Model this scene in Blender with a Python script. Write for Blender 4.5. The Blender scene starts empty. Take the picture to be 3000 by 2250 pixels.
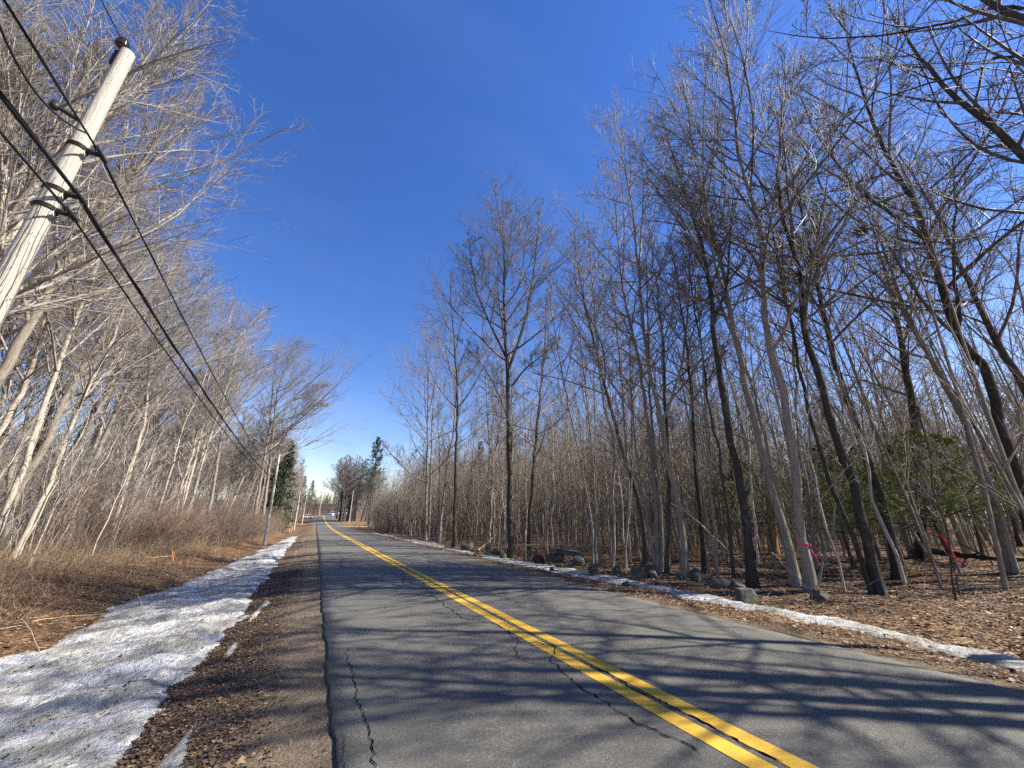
import bpy, math, random
import numpy as np
R_ = math.radians

# ------------------------------------------------------------------ camera, sky, sun, exposure
FPX, PITCH, YAW, CAMH = 1127.0, 19.6, -25.7, 1.65       # focal length in pixels of a 3000 px wide frame
SUN_AZ, SUN_EL = 118.0, 41.0                              # azimuth clockwise from +Y (the road runs along +Y)
sc = bpy.context.scene
cam_d = bpy.data.cameras.new('camera'); cam = bpy.data.objects.new('camera', cam_d)
sc.collection.objects.link(cam); sc.camera = cam
cam_d.sensor_width = 36.0; cam_d.lens = 36.0 * FPX / 3000.0
cam_d.clip_start = 0.05; cam_d.clip_end = 5000
cam.location = (0, 0, CAMH); cam.rotation_euler = (R_(90 + PITCH), 0, R_(YAW))
world = bpy.data.worlds.new('World'); sc.world = world; world.use_nodes = True
wn = world.node_tree; bgn = wn.nodes['Background']
sky = wn.nodes.new('ShaderNodeTexSky'); sky.sky_type = 'NISHITA'; sky.sun_disc = False
sky.sun_elevation = R_(SUN_EL); sky.sun_rotation = R_(SUN_AZ)
sky.altitude = 50; sky.air_density = 1.25; sky.dust_density = 0.1; sky.ozone_density = 3.0
hsv = wn.nodes.new('ShaderNodeHueSaturation'); hsv.inputs['Saturation'].default_value = 1.27
hsv.inputs['Hue'].default_value = 0.512
tint = wn.nodes.new('ShaderNodeMix'); tint.data_type = 'RGBA'; tint.blend_type = 'MULTIPLY'; tint.inputs[0].default_value = 1.0; tint.inputs[7].default_value = (0.98, 0.965, 1.11, 1)
wn.links.new(sky.outputs[0], hsv.inputs['Color']); wn.links.new(hsv.outputs[0], tint.inputs[6]); # very thin high cirrus, part of the sky itself
wc = wn.nodes.new('ShaderNodeTexCoord'); wm = wn.nodes.new('ShaderNodeMapping'); wm.inputs['Rotation'].default_value = (0.5, 0.3, 0.9); wm.inputs['Scale'].default_value = (1.0, 5.0, 2.0)
wz = wn.nodes.new('ShaderNodeTexNoise'); wz.inputs['Scale'].default_value = 1.1; wz.inputs['Detail'].default_value = 5; wz.inputs['Roughness'].default_value = .5; wz.inputs['Distortion'].default_value = .4
wr = wn.nodes.new('ShaderNodeValToRGB'); wr.color_ramp.elements[0].position = .48; wr.color_ramp.elements[0].color = (1, 1, 1, 1); wr.color_ramp.elements[1].position = .78; wr.color_ramp.elements[1].color = (1.55, 1.22, 1.07, 1)
cir = wn.nodes.new('ShaderNodeMix'); cir.data_type = 'RGBA'; cir.blend_type = 'MULTIPLY'; cir.inputs[0].default_value = 1.0
wn.links.new(wc.outputs['Generated'], wm.inputs[0]); wn.links.new(wm.outputs[0], wz.inputs['Vector']); wn.links.new(wz.outputs['Fac'], wr.inputs[0])
wn.links.new(tint.outputs[2], cir.inputs[6]); wn.links.new(wr.outputs[0], cir.inputs[7]); wn.links.new(cir.outputs[2], bgn.inputs[0])
bgn.inputs[1].default_value = 0.076
sun_d = bpy.data.lights.new('sun', 'SUN'); sun = bpy.data.objects.new('sun', sun_d); sc.collection.objects.link(sun)
sun_d.energy = 5.0; sun_d.angle = R_(0.55); sun_d.color = (1.0, 0.935, 0.82)
sv = np.array([math.sin(R_(SUN_AZ)) * math.cos(R_(SUN_EL)), math.cos(R_(SUN_AZ)) * math.cos(R_(SUN_EL)), math.sin(R_(SUN_EL))])
from mathutils import Vector
sun.rotation_euler = Vector(sv).to_track_quat('Z', 'Y').to_euler(); sun.location = (20, -10, 40)
sc.view_settings.view_transform = 'Standard'; sc.view_settings.look = 'None'
sc.view_settings.exposure = 1.26; sc.view_settings.gamma = 1.0
sc.cycles.max_bounces = 5; sc.cycles.diffuse_bounces = 3; sc.cycles.use_denoising = False
sc.cycles.caustics_reflective = False; sc.cycles.caustics_refractive = False

# ------------------------------------------------------------------ helpers: noise, ground, pixels
COL = sc.collection
_rs = np.random.RandomState(7)
_tab = _rs.rand(256, 256)
def vnoise(x, y):
    x = np.asarray(x, float); y = np.asarray(y, float)
    xi = np.floor(x).astype(int); yi = np.floor(y).astype(int); fx = x - xi; fy = y - yi
    fx = fx * fx * (3 - 2 * fx); fy = fy * fy * (3 - 2 * fy)
    a = _tab[xi & 255, yi & 255]; b = _tab[(xi + 1) & 255, yi & 255]; c = _tab[xi & 255, (yi + 1) & 255]; d = _tab[(xi + 1) & 255, (yi + 1) & 255]
    return (a * (1 - fx) + b * fx) * (1 - fy) + (c * (1 - fx) + d * fx) * fy
def fbm(x, y, o=4):
    s = 0; a = 0.5
    for i in range(o):
        s = s + a * (vnoise(x * 2 ** i + 17.3 * i, y * 2 ** i + 9.1 * i) - 0.5); a *= 0.5
    return s
RL, RC, RR = 0.40, 3.21, 6.66       # road edge, centre line, road edge
def prof(Y):
    Y = np.asarray(Y, float)
    up = 0.00016 * np.clip(Y - 60, 0, 165) ** 2
    return up - np.where(Y > 225, 0.00035 * np.clip(Y - 225, 0, 120) ** 2 , 0) + np.where(Y > 330, 0.15 * np.clip(Y - 330, 0, 130), 0)
def interp(x, xs, ys): return np.interp(x, xs, ys)
def ground(X, Y):
    X = np.asarray(X, float); Y = np.asarray(Y, float)
    c = interp(X, [-60, -22, -9, -6.5, -5.2, -4.0, -2.6, -1.2, -0.2, 0.45, 6.7, 7.2, 8.3, 9.5, 12, 20, 60],
                  [0.9, 0.35, 0.18, 0.02, -0.12, -0.34, -0.36, -0.16, 0.0, 0.035, 0.035, 0.02, -0.08, -0.05, 0.0, 0.05, 0.25])
    off = np.clip(np.maximum(-0.3 - X, X - 7.0), 0, 3) / 3
    n = fbm(X * 0.35, Y * 0.35, 3) * 0.30 + fbm(X * 1.9 + 50, Y * 1.9, 3) * 0.10
    far = np.clip(np.abs(X - 3.5) - 25, 0, 400)
    hill = far * 0.012 + np.clip(Y - 500, 0, 600) * 0.01
    return prof(Y) + c + n * off + hill
cp, sp = math.cos(R_(PITCH)), math.sin(R_(PITCH)); cy, sy = math.cos(R_(-YAW)), math.sin(R_(-YAW))
def ray(px, py):
    a = (px - 1500) / FPX; b = (1125 - py) / FPX
    f = cp - sp * b; z = sp + cp * b
    return np.array([a * cy + f * sy, -a * sy + f * cy, z])
def hit(px, py, lift=0.0):
    """the ground point seen at a pixel of the 3000x2250 photograph"""
    d = ray(px, py); s0 = 0.5; s = 0.5
    while s < 700:
        p = d * s; h = float(ground(p[0], p[1])) + lift
        if p[2] + CAMH < h: break
        s0 = s; s *= 1.01
    for _ in range(30):
        m = (s + s0) / 2; p = d * m
        if p[2] + CAMH < float(ground(p[0], p[1])) + lift: s = m
        else: s0 = m
    p = d * s; return np.array([p[0], p[1], p[2] + CAMH])
def on(px, py, base):
    """the point at a pixel on the upright plane through base that faces the camera"""
    n = np.array([base[0], base[1]]); D = np.linalg.norm(n); n = n / D
    d = ray(px, py); s = D / (d[0] * n[0] + d[1] * n[1])
    return np.array([d[0] * s, d[1] * s, d[2] * s + CAMH])
def gp(x, y, dz=0.0): return (float(x), float(y), float(ground(x, y)) + dz)
def norm(v): return v / np.maximum(np.linalg.norm(v, axis=-1, keepdims=True), 1e-9)

# ------------------------------------------------------------------ helpers: materials
def mat(name, rough=0.85, spec=0.25):
    m = bpy.data.materials.new(name); m.use_nodes = True
    b = m.node_tree.nodes['Principled BSDF']; b.inputs['Roughness'].default_value = rough
    b.inputs['Specular IOR Level'].default_value = spec
    return m, m.node_tree, b
def nd(nt, t, **kw):
    n = nt.nodes.new(t)
    for k, v in kw.items():
        if k in n.inputs: n.inputs[k].default_value = v
        else: setattr(n, k, v)
    return n
def ramp(nt, fac, stops):
    r = nt.nodes.new('ShaderNodeValToRGB'); e = r.color_ramp.elements
    while len(e) < len(stops): e.new(0.5)
    for i, (p, c) in enumerate(stops): e[i].position = p; e[i].color = (*c, 1) if len(c) == 3 else c
    nt.links.new(fac, r.inputs[0]); return r.outputs[0]
def coord(nt, scale=(1, 1, 1), kind='Object'):
    t = nt.nodes.new('ShaderNodeTexCoord'); m = nt.nodes.new('ShaderNodeMapping'); m.inputs['Scale'].default_value = scale
    nt.links.new(t.outputs[kind], m.inputs[0]); return m.outputs[0]
def noise(nt, vec, scale, detail=4, rough=0.6):
    n = nd(nt, 'ShaderNodeTexNoise', Scale=scale, Detail=detail, Roughness=rough); nt.links.new(vec, n.inputs['Vector']); return n.outputs['Fac']
def voro(nt, vec, scale, out='Color', **kw):
    n = nd(nt, 'ShaderNodeTexVoronoi', Scale=scale, **kw); nt.links.new(vec, n.inputs['Vector']); return n.outputs[out]
def mix(nt, f, a, b, mode='MIX'):
    n = nt.nodes.new('ShaderNodeMix'); n.data_type = 'RGBA'; n.blend_type = mode
    for s, v in ((0, f), (6, a), (7, b)):
        if isinstance(v, (int, float)): n.inputs[s].default_value = v
        elif isinstance(v, tuple): n.inputs[s].default_value = (*v, 1)
        else: nt.links.new(v, n.inputs[s])
    return n.outputs[2]
def bump(nt, b, h, strength, dist=0.02):
    n = nd(nt, 'ShaderNodeBump', Strength=strength, Distance=dist); nt.links.new(h, n.inputs['Height']); nt.links.new(n.outputs[0], b.inputs['Normal'])
def math_(nt, op, a, b=0.0):
    n = nt.nodes.new('ShaderNodeMath'); n.operation = op
    for i, v in enumerate((a, b)):
        if isinstance(v, (int, float)): n.inputs[i].default_value = v
        else: nt.links.new(v, n.inputs[i])
    return n.outputs[0]
def island(nt):
    return nt.nodes.new('ShaderNodeNewGeometry').outputs['Random Per Island']

def bark(name, dark, light, sx=9, sz=1.6, band=0.0, bs=0.5, moss=None):
    m, nt, b = mat(name, 0.9, 0.15)
    v = coord(nt, (sx, sx, sz)); f = noise(nt, v, 2.2, 6, 0.7)
    c = ramp(nt, f, [(0.3, dark), (0.66, light)])
    v2 = coord(nt, (1, 1, 1)); g = noise(nt, v2, 1.3, 3)
    c = mix(nt, ramp(nt, g, [(0.35, (0, 0, 0)), (0.65, (.55, .55, .55))]), c, tuple(0.62 * x + 0.38 * y for x, y in zip(dark, light)))
    if band:
        vb = coord(nt, (1.2, 1.2, 16)); h = noise(nt, vb, 1.6, 4, 0.75)
        c = mix(nt, ramp(nt, h, [(0.60, (0, 0, 0)), (0.66, (band, band, band))]), c, tuple(0.5 * x for x in dark))
    if moss:
        h = noise(nt, v2, 3.1, 4); c = mix(nt, ramp(nt, h, [(0.56, (0, 0, 0)), (0.64, (.6, .6, .6))]), c, moss)
    nt.links.new(c, b.inputs['Base Color']); bump(nt, b, f, bs * 1.6, 0.03); return m
M = {}
M['bark_grey'] = bark('grey_bark', (.115, .096, .077), (.34, .295, .24), band=.35)
M['bark_pale'] = bark('pale_bark', (.25, .21, .17), (.58, .51, .42), band=.75, bs=.25)
M['bark_tan'] = bark('tan_banded_bark', (.14, .115, .09), (.37, .315, .255), band=.7, bs=.3)
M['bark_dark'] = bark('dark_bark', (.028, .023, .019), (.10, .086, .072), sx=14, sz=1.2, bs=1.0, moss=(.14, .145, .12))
M['bark_brown'] = bark('brown_bark', (.045, .036, .028), (.14, .115, .09), sx=12, sz=1.3, bs=.8)
M['bark_white'] = bark('white_birch_bark', (.42, .40, .37), (.80, .78, .74), sx=2, sz=14, band=.9, bs=.3)
M['snag'] = bark('stripped_orange_wood', (.06, .035, .02), (.60, .34, .16), sx=7, sz=1.4, bs=.8)
M['deadwood'] = bark('dead_wood', (.20, .165, .13), (.50, .43, .35), sx=3, sz=3, bs=.5)
M['pole_wood'] = bark('pole_wood', (.30, .275, .235), (.66, .62, .54), sx=34, sz=.5, bs=.6)
M['stump'] = bark('splintered_stump_wood', (.03, .02, .015), (.19, .11, .075), sx=16, sz=1, bs=1)
def twigm(name, c0, c1):
    m, nt, b = mat(name, 0.65, 0.35); f = noise(nt, coord(nt), 2.5, 3)
    nt.links.new(ramp(nt, f, [(0.35, c0), (0.65, c1)]), b.inputs['Base Color']); return m
M['twig_warm'] = twigm('warm_grey_twigs', (.175, .15, .13), (.37, .33, .29))
M['twig_grey'] = twigm('grey_twigs', (.14, .115, .095), (.34, .295, .25))
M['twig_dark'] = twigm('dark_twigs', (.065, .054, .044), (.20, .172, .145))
M['twig_brush'] = twigm('brown_brush_stems', (.14, .095, .07), (.34, .26, .20))
def needlem(name, c0, c1):
    m, nt, b = mat(name, 0.6, 0.3)
    nt.links.new(ramp(nt, island(nt), [(0.0, c0), (1.0, c1)]), b.inputs['Base Color']); return m
M['needle_dark'] = needlem('hemlock_needles', (.022, .045, .02), (.075, .105, .045))
M['needle_pine'] = needlem('pine_needles', (.13, .165, .045), (.34, .38, .13))
def flat(name, c, rough=.6, spec=.3, metal=0, var=.15):
    m, nt, b = mat(name, rough, spec); b.inputs['Metallic'].default_value = metal
    f = noise(nt, coord(nt), 6, 4)
    nt.links.new(ramp(nt, f, [(0.3, tuple(x * (1 - var) for x in c)), (0.7, tuple(min(1, x * (1 + var)) for x in c))]), b.inputs['Base Color']); return m
M['cable'] = flat('black_cable_rubber', (.012, .012, .013), .5)
M['iron'] = flat('black_iron', (.02, .018, .018), .5)
M['insulator'] = flat('brown_glazed_porcelain', (.022, .012, .01), .15, .6)
M['pink'] = flat('pink_plastic_ribbon', (.85, .05, .13), .45)
M['red'] = flat('red_plastic_ribbon', (.78, .02, .045), .45)
M['orange'] = flat('orange_plastic_ribbon', (.85, .22, .07), .5)
M['stake'] = flat('raw_wooden_stake', (.62, .36, .20), .8)
M['white_paint'] = flat('white_paint', (.78, .78, .76), .5)
M['glass'] = flat('dark_glass', (.02, .022, .025), .4, .3)
M['tyre'] = flat('tyre_rubber', (.02, .02, .02), .8)
M['roofing'] = flat('grey_roof_shingles', (.11, .11, .12), .9)
M['nest'] = flat('nest_twigs', (.07, .045, .03), .95)
M['metal'] = flat('grey_metal', (.35, .36, .38), .4, .5, .8)
def stonem():
    m, nt, b = mat('grey_fieldstone', .85, .25); v = coord(nt)
    f = noise(nt, v, 4, 8, .65); g = noise(nt, v, 1.6, 5)
    c = ramp(nt, f, [(.28, (.035, .032, .027)), (.5, (.09, .084, .071)), (.72, (.22, .207, .178))])
    c = mix(nt, ramp(nt, g, [(.5, (0, 0, 0)), (.62, (.7, .7, .7))]), c, (.125, .12, .075))
    nt.links.new(c, b.inputs['Base Color']); bump(nt, b, f, .7, .04); return m
M['stone'] = stonem()

def groundm():
    m, nt, b = mat('leaf_covered_ground', .95, .1); v = coord(nt)
    sx = nt.nodes.new('ShaderNodeSeparateXYZ'); nt.links.new(v, sx.inputs[0])
    vw = nd(nt, 'ShaderNodeVectorMath', operation='ADD'); nv = nd(nt, 'ShaderNodeTexNoise', Scale=9.0); nt.links.new(v, nv.inputs['Vector'])
    sc_ = nd(nt, 'ShaderNodeVectorMath', operation='SCALE'); sc_.inputs['Scale'].default_value = .08; nt.links.new(nv.outputs['Color'], sc_.inputs[0])
    nt.links.new(v, vw.inputs[0]); nt.links.new(sc_.outputs[0], vw.inputs[1]); w = vw.outputs[0]
    cell = voro(nt, w, 13.0); sp_ = nt.nodes.new('ShaderNodeSeparateColor'); nt.links.new(cell, sp_.inputs[0])
    leaf = ramp(nt, sp_.outputs[0], [(0.0, (.045, .024, .013)), (.35, (.13, .07, .035)), (.65, (.25, .145, .075)), (.88, (.34, .22, .13)), (1., (.50, .36, .23))])
    big = noise(nt, v, .55, 5, .6)
    dirt = ramp(nt, noise(nt, v, 5, 6), [(.3, (.035, .023, .015)), (.7, (.12, .08, .05))])
    c = mix(nt, ramp(nt, big, [(.40, (.9, .9, .9)), (.62, (.1, .1, .1))]), dirt, leaf)
    c = mix(nt, ramp(nt, big, [(.40, (.35, .35, .35)), (.60, (.9, .9, .9))]), dirt, leaf)
    # gritty shoulder beside the left road edge, mown verge farther off
    grit = ramp(nt, noise(nt, v, 70, 3, .8), [(.3, (.07, .052, .036)), (.5, (.17, .135, .098)), (.72, (.36, .31, .25))])
    edge = math_(nt, 'ADD', sx.outputs[0], math_(nt, 'MULTIPLY', noise(nt, v, 1.1, 4), 1.2))
    r1 = ramp(nt, math_(nt, 'MULTIPLY', math_(nt, 'ADD', edge, 2.0), .25), [(.30, (0, 0, 0)), (.52, (.95, .95, .95))])
    r2 = ramp(nt, math_(nt, 'MULTIPLY', math_(nt, 'SUBTRACT', edge, 6.5), .25), [(.17, (.9, .9, .9)), (.34, (0, 0, 0))])
    c = mix(nt, math_(nt, 'MULTIPLY', r1, r2), c, grit)
    # rusty dead grass on the left bank
    rust = ramp(nt, noise(nt, w, 22, 5, .8), [(.3, (.06, .034, .018)), (.55, (.17, .098, .053)), (.75, (.36, .24, .135))])
    lb = ramp(nt, math_(nt, 'MULTIPLY', math_(nt, 'ADD', math_(nt, 'MULTIPLY', sx.outputs[0], -1.0), -3.4), .1), [(.0, (0, 0, 0)), (.18, (.7, .7, .7)), (.75, (.5, .5, .5)), (1, (.15, .15, .15))])
    c = mix(nt, lb, c, rust)
    nt.links.new(c, b.inputs['Base Color'])
    h = math_(nt, 'ADD', math_(nt, 'MULTIPLY', sp_.outputs[1], .5), noise(nt, v, 30, 6, .7))
    bump(nt, b, h, .9, .05); return m
M['ground'] = groundm()
def asphaltm():
    m, nt, b = mat('worn_asphalt', .78, .35); v = coord(nt)
    f = noise(nt, v, 42, 5, .95); g = noise(nt, v, .45, 5, .6); h = noise(nt, v, 4, 4)
    sp_ = voro(nt, v, 48, 'Distance')
    c = ramp(nt, f, [(.28, (.020, .019, .016)), (.46, (.074, .070, .060)), (.59, (.16, .153, .132)), (.70, (.52, .50, .45))])
    c = mix(nt, ramp(nt, sp_, [(.0, (.8, .8, .8)), (.20, (0, 0, 0))]), c, (.30, .29, .265))
    c = mix(nt, ramp(nt, g, [(.35, (.5, .5, .5)), (.65, (0, 0, 0))]), c, (.115, .109, .093))
    c = mix(nt, ramp(nt, h, [(.55, (0, 0, 0)), (.75, (.4, .4, .4))]), c, (.07, .07, .07))
    c = mix(nt, ramp(nt, noise(nt, coord(nt, (1.1, .035, 1)), 1.4, 3), [(.42, (0, 0, 0)), (.62, (.45, .45, .45))]), c, (.13, .123, .106))
    c = mix(nt, ramp(nt, noise(nt, v, 1.7, 7, .7), [(.57, (0, 0, 0)), (.68, (.5, .5, .5))]), c, (.05, .047, .041))
    nt.links.new(c, b.inputs['Base Color']); bump(nt, b, f, .8, .012); return m
M['asphalt'] = asphaltm()
def paintm():
    m, nt, b = mat('worn_yellow_road_paint', .7, .3); v = coord(nt)
    f = noise(nt, v, 60, 5, .8); g = noise(nt, v, 3, 5, .7)
    c = ramp(nt, g, [(.3, (.50, .285, .03)), (.7, (.66, .41, .05))])
    c = mix(nt, ramp(nt, f, [(.60, (0, 0, 0)), (.70, (.8, .8, .8))]), c, (.12, .11, .09))
    c = mix(nt, ramp(nt, noise(nt, v, 14, 6, .8), [(.60, (0, 0, 0)), (.68, (.7, .7, .7))]), c, (.16, .14, .10))
    nt.links.new(c, b.inputs['Base Color']); bump(nt, b, f, .4, .006); return m
M['paint'] = paintm()
M['crack'] = flat('open_road_crack', (.006, .006, .007), 1, 0)
def snowm():
    m, nt, b = mat('old_dirty_snow', .55, .3); v = coord(nt)
    g = noise(nt, v, 1.5, 6, .65); f = noise(nt, coord(nt, (1, 1.9, 1)), 12, 6, .72); k = noise(nt, v, 9, 5, .7)
    c = ramp(nt, g, [(.38, (.27, .255, .22)), (.5, (.50, .49, .45)), (.62, (.74, .75, .76))])
    c = mix(nt, ramp(nt, k, [(.46, (0, 0, 0)), (.62, (.8, .8, .8))]), c, (.33, .31, .265))
    pm = ramp(nt, noise(nt, v, .8, 4, .6), [(.42, (.12, .12, .12)), (.62, (1, 1, 1))])
    c = mix(nt, math_(nt, 'MULTIPLY', ramp(nt, f, [(.60, (0, 0, 0)), (.68, (.8, .8, .8))]), pm), c, (.13, .10, .07))
    nt.links.new(c, b.inputs['Base Color']); b.inputs['Subsurface Weight'].default_value = 0.0
    h = math_(nt, 'ADD', math_(nt, 'MULTIPLY', k, 1.6), math_(nt, 'MULTIPLY', f, .22)); bump(nt, b, h, 1.0, .09); return m
M['snow'] = snowm()
def leafm(name, stops):
    m, nt, b = mat(name, .75, .3); nt.links.new(ramp(nt, island(nt), stops), b.inputs['Base Color']); return m
M['leaf'] = leafm('dead_leaves', [(0, (.05, .026, .014)), (.35, (.11, .066, .038)), (.7, (.22, .145, .088)), (.93, (.38, .275, .18)), (1, (.62, .49, .36))])
M['leaf_dark'] = leafm('wet_dead_leaves', [(0, (.035, .02, .012)), (.5, (.085, .052, .032)), (.85, (.17, .11, .065)), (1, (.33, .22, .13))])
M['grass'] = leafm('dead_grass', [(0, (.075, .035, .018)), (.35, (.15, .08, .042)), (.7, (.30, .19, .10)), (1, (.56, .42, .25))])
M['tan_grass'] = leafm('tan_grass', [(0, (.17, .105, .055)), (.6, (.34, .23, .125)), (.94, (.46, .35, .21)), (1, (.26, .27, .12))])

# ------------------------------------------------------------------ helpers: meshes and scene tree
def mesh_np(name, V, F, m, smooth=True):
    """F is (n,4) or (n,3) or a list of such"""
    Fs = F if isinstance(F, list) else [F]
    me = bpy.data.meshes.new(name); V = np.ascontiguousarray(V, dtype=np.float32)
    me.vertices.add(len(V)); me.vertices.foreach_set('co', V.ravel())
    tot = sum(f.size for f in Fs); nf = sum(len(f) for f in Fs)
    me.loops.add(tot); me.loops.foreach_set('vertex_index', np.concatenate([f.ravel() for f in Fs]).astype(np.int32))
    me.polygons.add(nf); sizes = np.concatenate([np.full(len(f), f.shape[1]) for f in Fs]).astype(np.int32)
    st = np.concatenate([[0], np.cumsum(sizes)[:-1]]).astype(np.int32)
    me.polygons.foreach_set('loop_start', st)
    if smooth: me.polygons.foreach_set('use_smooth', np.ones(nf, dtype=bool))
    me.update(calc_edges=True)
    if m is not None: me.materials.append(m)
    return me
def link(name, me, parent=None, label=None, cat=None, group=None, kind=None, loc=None):
    o = bpy.data.objects.new(name, me); COL.objects.link(o)
    if parent is not None: o.parent = parent
    if loc is not None: o.location = loc
    for k, v in (('label', label), ('category', cat), ('group', group), ('kind', kind)):
        if v: o[k] = v
    return o
def copy_tree(o, loc, rot=(0, 0, 0), s=1.0, label=None, group=None, parent=None):
    c = o.copy(); COL.objects.link(c)
    if parent is None:
        c.location = loc; c.rotation_euler = rot; c.scale = (s, s, s) if isinstance(s, (int, float)) else s
        if label: c['label'] = label
        if group: c['group'] = group
    else: c.parent = parent
    for ch in o.children: copy_tree(ch, None, parent=c)
    return c
class MB:
    def __init__(s): s.V = []; s.F = {}; s.n = 0
    def add(s, V, F):
        F = np.asarray(F, dtype=int)
        if len(V) == 0: return
        s.V.append(np.asarray(V, float)); s.F.setdefault(F.shape[1], []).append(F + s.n); s.n += len(V)
    def tube(s, P, R, sides=8, cap=True):
        V, F = tubes(np.asarray(P, float)[None], np.asarray(R, float)[None], sides); s.add(V, F)
        if cap:
            K = len(P)
            for base, flip in ((0, 1), ((K - 1) * sides, 0)):
                c = V[base:base + sides].mean(0); n0 = s.n
                ring = V[base:base + sides]; s.add(np.vstack([ring, c]), [[i, (i + 1) % sides, sides] if not flip else [(i + 1) % sides, i, sides] for i in range(sides)])
    def box(s, c, d, rz=0.0, tilt=None):
        x, y, z = (q / 2 for q in d); P = np.array([[a * x, b * y, e * z] for a in (-1, 1) for b in (-1, 1) for e in (-1, 1)])
        if tilt is not None: P = P @ tilt.T
        ca, sa = math.cos(rz), math.sin(rz); P = P @ np.array([[ca, -sa, 0], [sa, ca, 0], [0, 0, 1]]).T + np.array(c)
        s.add(P, [[0, 1, 3, 2], [4, 6, 7, 5], [0, 4, 5, 1], [2, 3, 7, 6], [0, 2, 6, 4], [1, 5, 7, 3]])
    def build(s, name, m, smooth=False):
        return mesh_np(name, np.vstack(s.V), [np.vstack(f) for f in s.F.values()], m, smooth)
def tubes(P, R, sides=3):
    """P (N,K,3), R (N,K) -> vertices and quads of N open tubes"""
    N, K, _ = P.shape
    T = np.empty_like(P); T[:, 1:-1] = P[:, 2:] - P[:, :-2]; T[:, 0] = P[:, 1] - P[:, 0]; T[:, -1] = P[:, -1] - P[:, -2]; T = norm(T)
    m = T.mean(1); ref = np.zeros((N, 3)); ref[np.arange(N), np.argmin(np.abs(m), axis=1)] = 1
    U = norm(np.cross(T, ref[:, None, :])); W = np.cross(T, U)
    a = np.arange(sides) * 2 * np.pi / sides
    V = P[:, :, None, :] + R[:, :, None, None] * (U[:, :, None, :] * np.cos(a)[None, None, :, None] + W[:, :, None, :] * np.sin(a)[None, None, :, None])
    idx = np.arange(N * K * sides).reshape(N, K, sides); nx = np.roll(idx, -1, axis=2)
    F = np.stack([idx[:, :-1], nx[:, :-1], nx[:, 1:], idx[:, 1:]], axis=-1).reshape(-1, 4)
    return V.reshape(-1, 3), F

# ------------------------------------------------------------------ trees
def spline(C, K):
    C = np.asarray(C, float); n = len(C)
    if n == 2: t = np.linspace(0, 1, K)[:, None]; return C[0] * (1 - t) + C[1] * t
    seg = np.concatenate([[0], np.cumsum(np.linalg.norm(np.diff(C, axis=0), axis=1))]); u = np.linspace(0, seg[-1], K)
    Cm = np.vstack([2 * C[0] - C[1], C, 2 * C[-1] - C[-2]]); out = []
    for x in u:
        i = min(n - 2, int(np.searchsorted(seg, x, side='right') - 1)); i = max(i, 0); t = (x - seg[i]) / max(seg[i + 1] - seg[i], 1e-6)
        p0, p1, p2, p3 = Cm[i], Cm[i + 1], Cm[i + 2], Cm[i + 3]
        out.append(0.5 * ((2 * p1) + (-p0 + p2) * t + (2 * p0 - 5 * p1 + 4 * p2 - p3) * t * t + (-p0 + 3 * p1 - 3 * p2 + p3) * t ** 3))
    return np.array(out)
def grow(rng, S, D, L, R0, K, wig, trop, tip, tfun=None):
    N = len(S); P = np.zeros((N, K, 3)); P[:, 0] = S; d = norm(D); st = (L / (K - 1))[:, None]
    bend = rng.normal(0, wig, (N, 3))
    for k in range(1, K):
        d = norm(d + bend * .5 + rng.normal(0, wig, (N, 3)) + np.array([0, 0, trop])[None]); P[:, k] = P[:, k - 1] + d * st
    t = np.linspace(0, 1, K)[None]; R = R0[:, None] * (1 - t) ** .8 + tip * t
    return P, R
def kids(rng, P, R, L, n, t0, t1, ang, lr, rr, jitter=.25, up=0.0, bias=None):
    """n children on each of N parents"""
    N, K, _ = P.shape
    t = (t0 + (t1 - t0) * (np.arange(n)[None] + rng.rand(N, n)) / n)
    x = t * (K - 1); i = np.minimum(x.astype(int), K - 2); f = (x - i)[..., None]; r = np.arange(N)[:, None]
    S = P[r, i] * (1 - f) + P[r, i + 1] * f; T = norm(P[r, i + 1] - P[r, i]); RR = R[r, i] * (1 - f[..., 0]) + R[r, i + 1] * f[..., 0]
    q = rng.normal(0, 1, (N, n, 3)); q = norm(q - (q * T).sum(-1, keepdims=True) * T)
    if bias is not None: q = norm(q + np.array(bias)[None, None])
    a = np.radians(ang + rng.normal(0, 9, (N, n)))[..., None]
    D = T * np.cos(a) + q * np.sin(a) + np.array([0, 0, up])
    Lc = L[:, None] * lr * (1.15 - .75 * t) * rng.uniform(1 - jitter, 1 + jitter, (N, n)); Rc = np.minimum(RR * .8, RR * rr * rng.uniform(.7, 1.2, (N, n)))
    return S.reshape(-1, 3), norm(D).reshape(-1, 3), Lc.ravel(), np.maximum(Rc.ravel(), .003)
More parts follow.
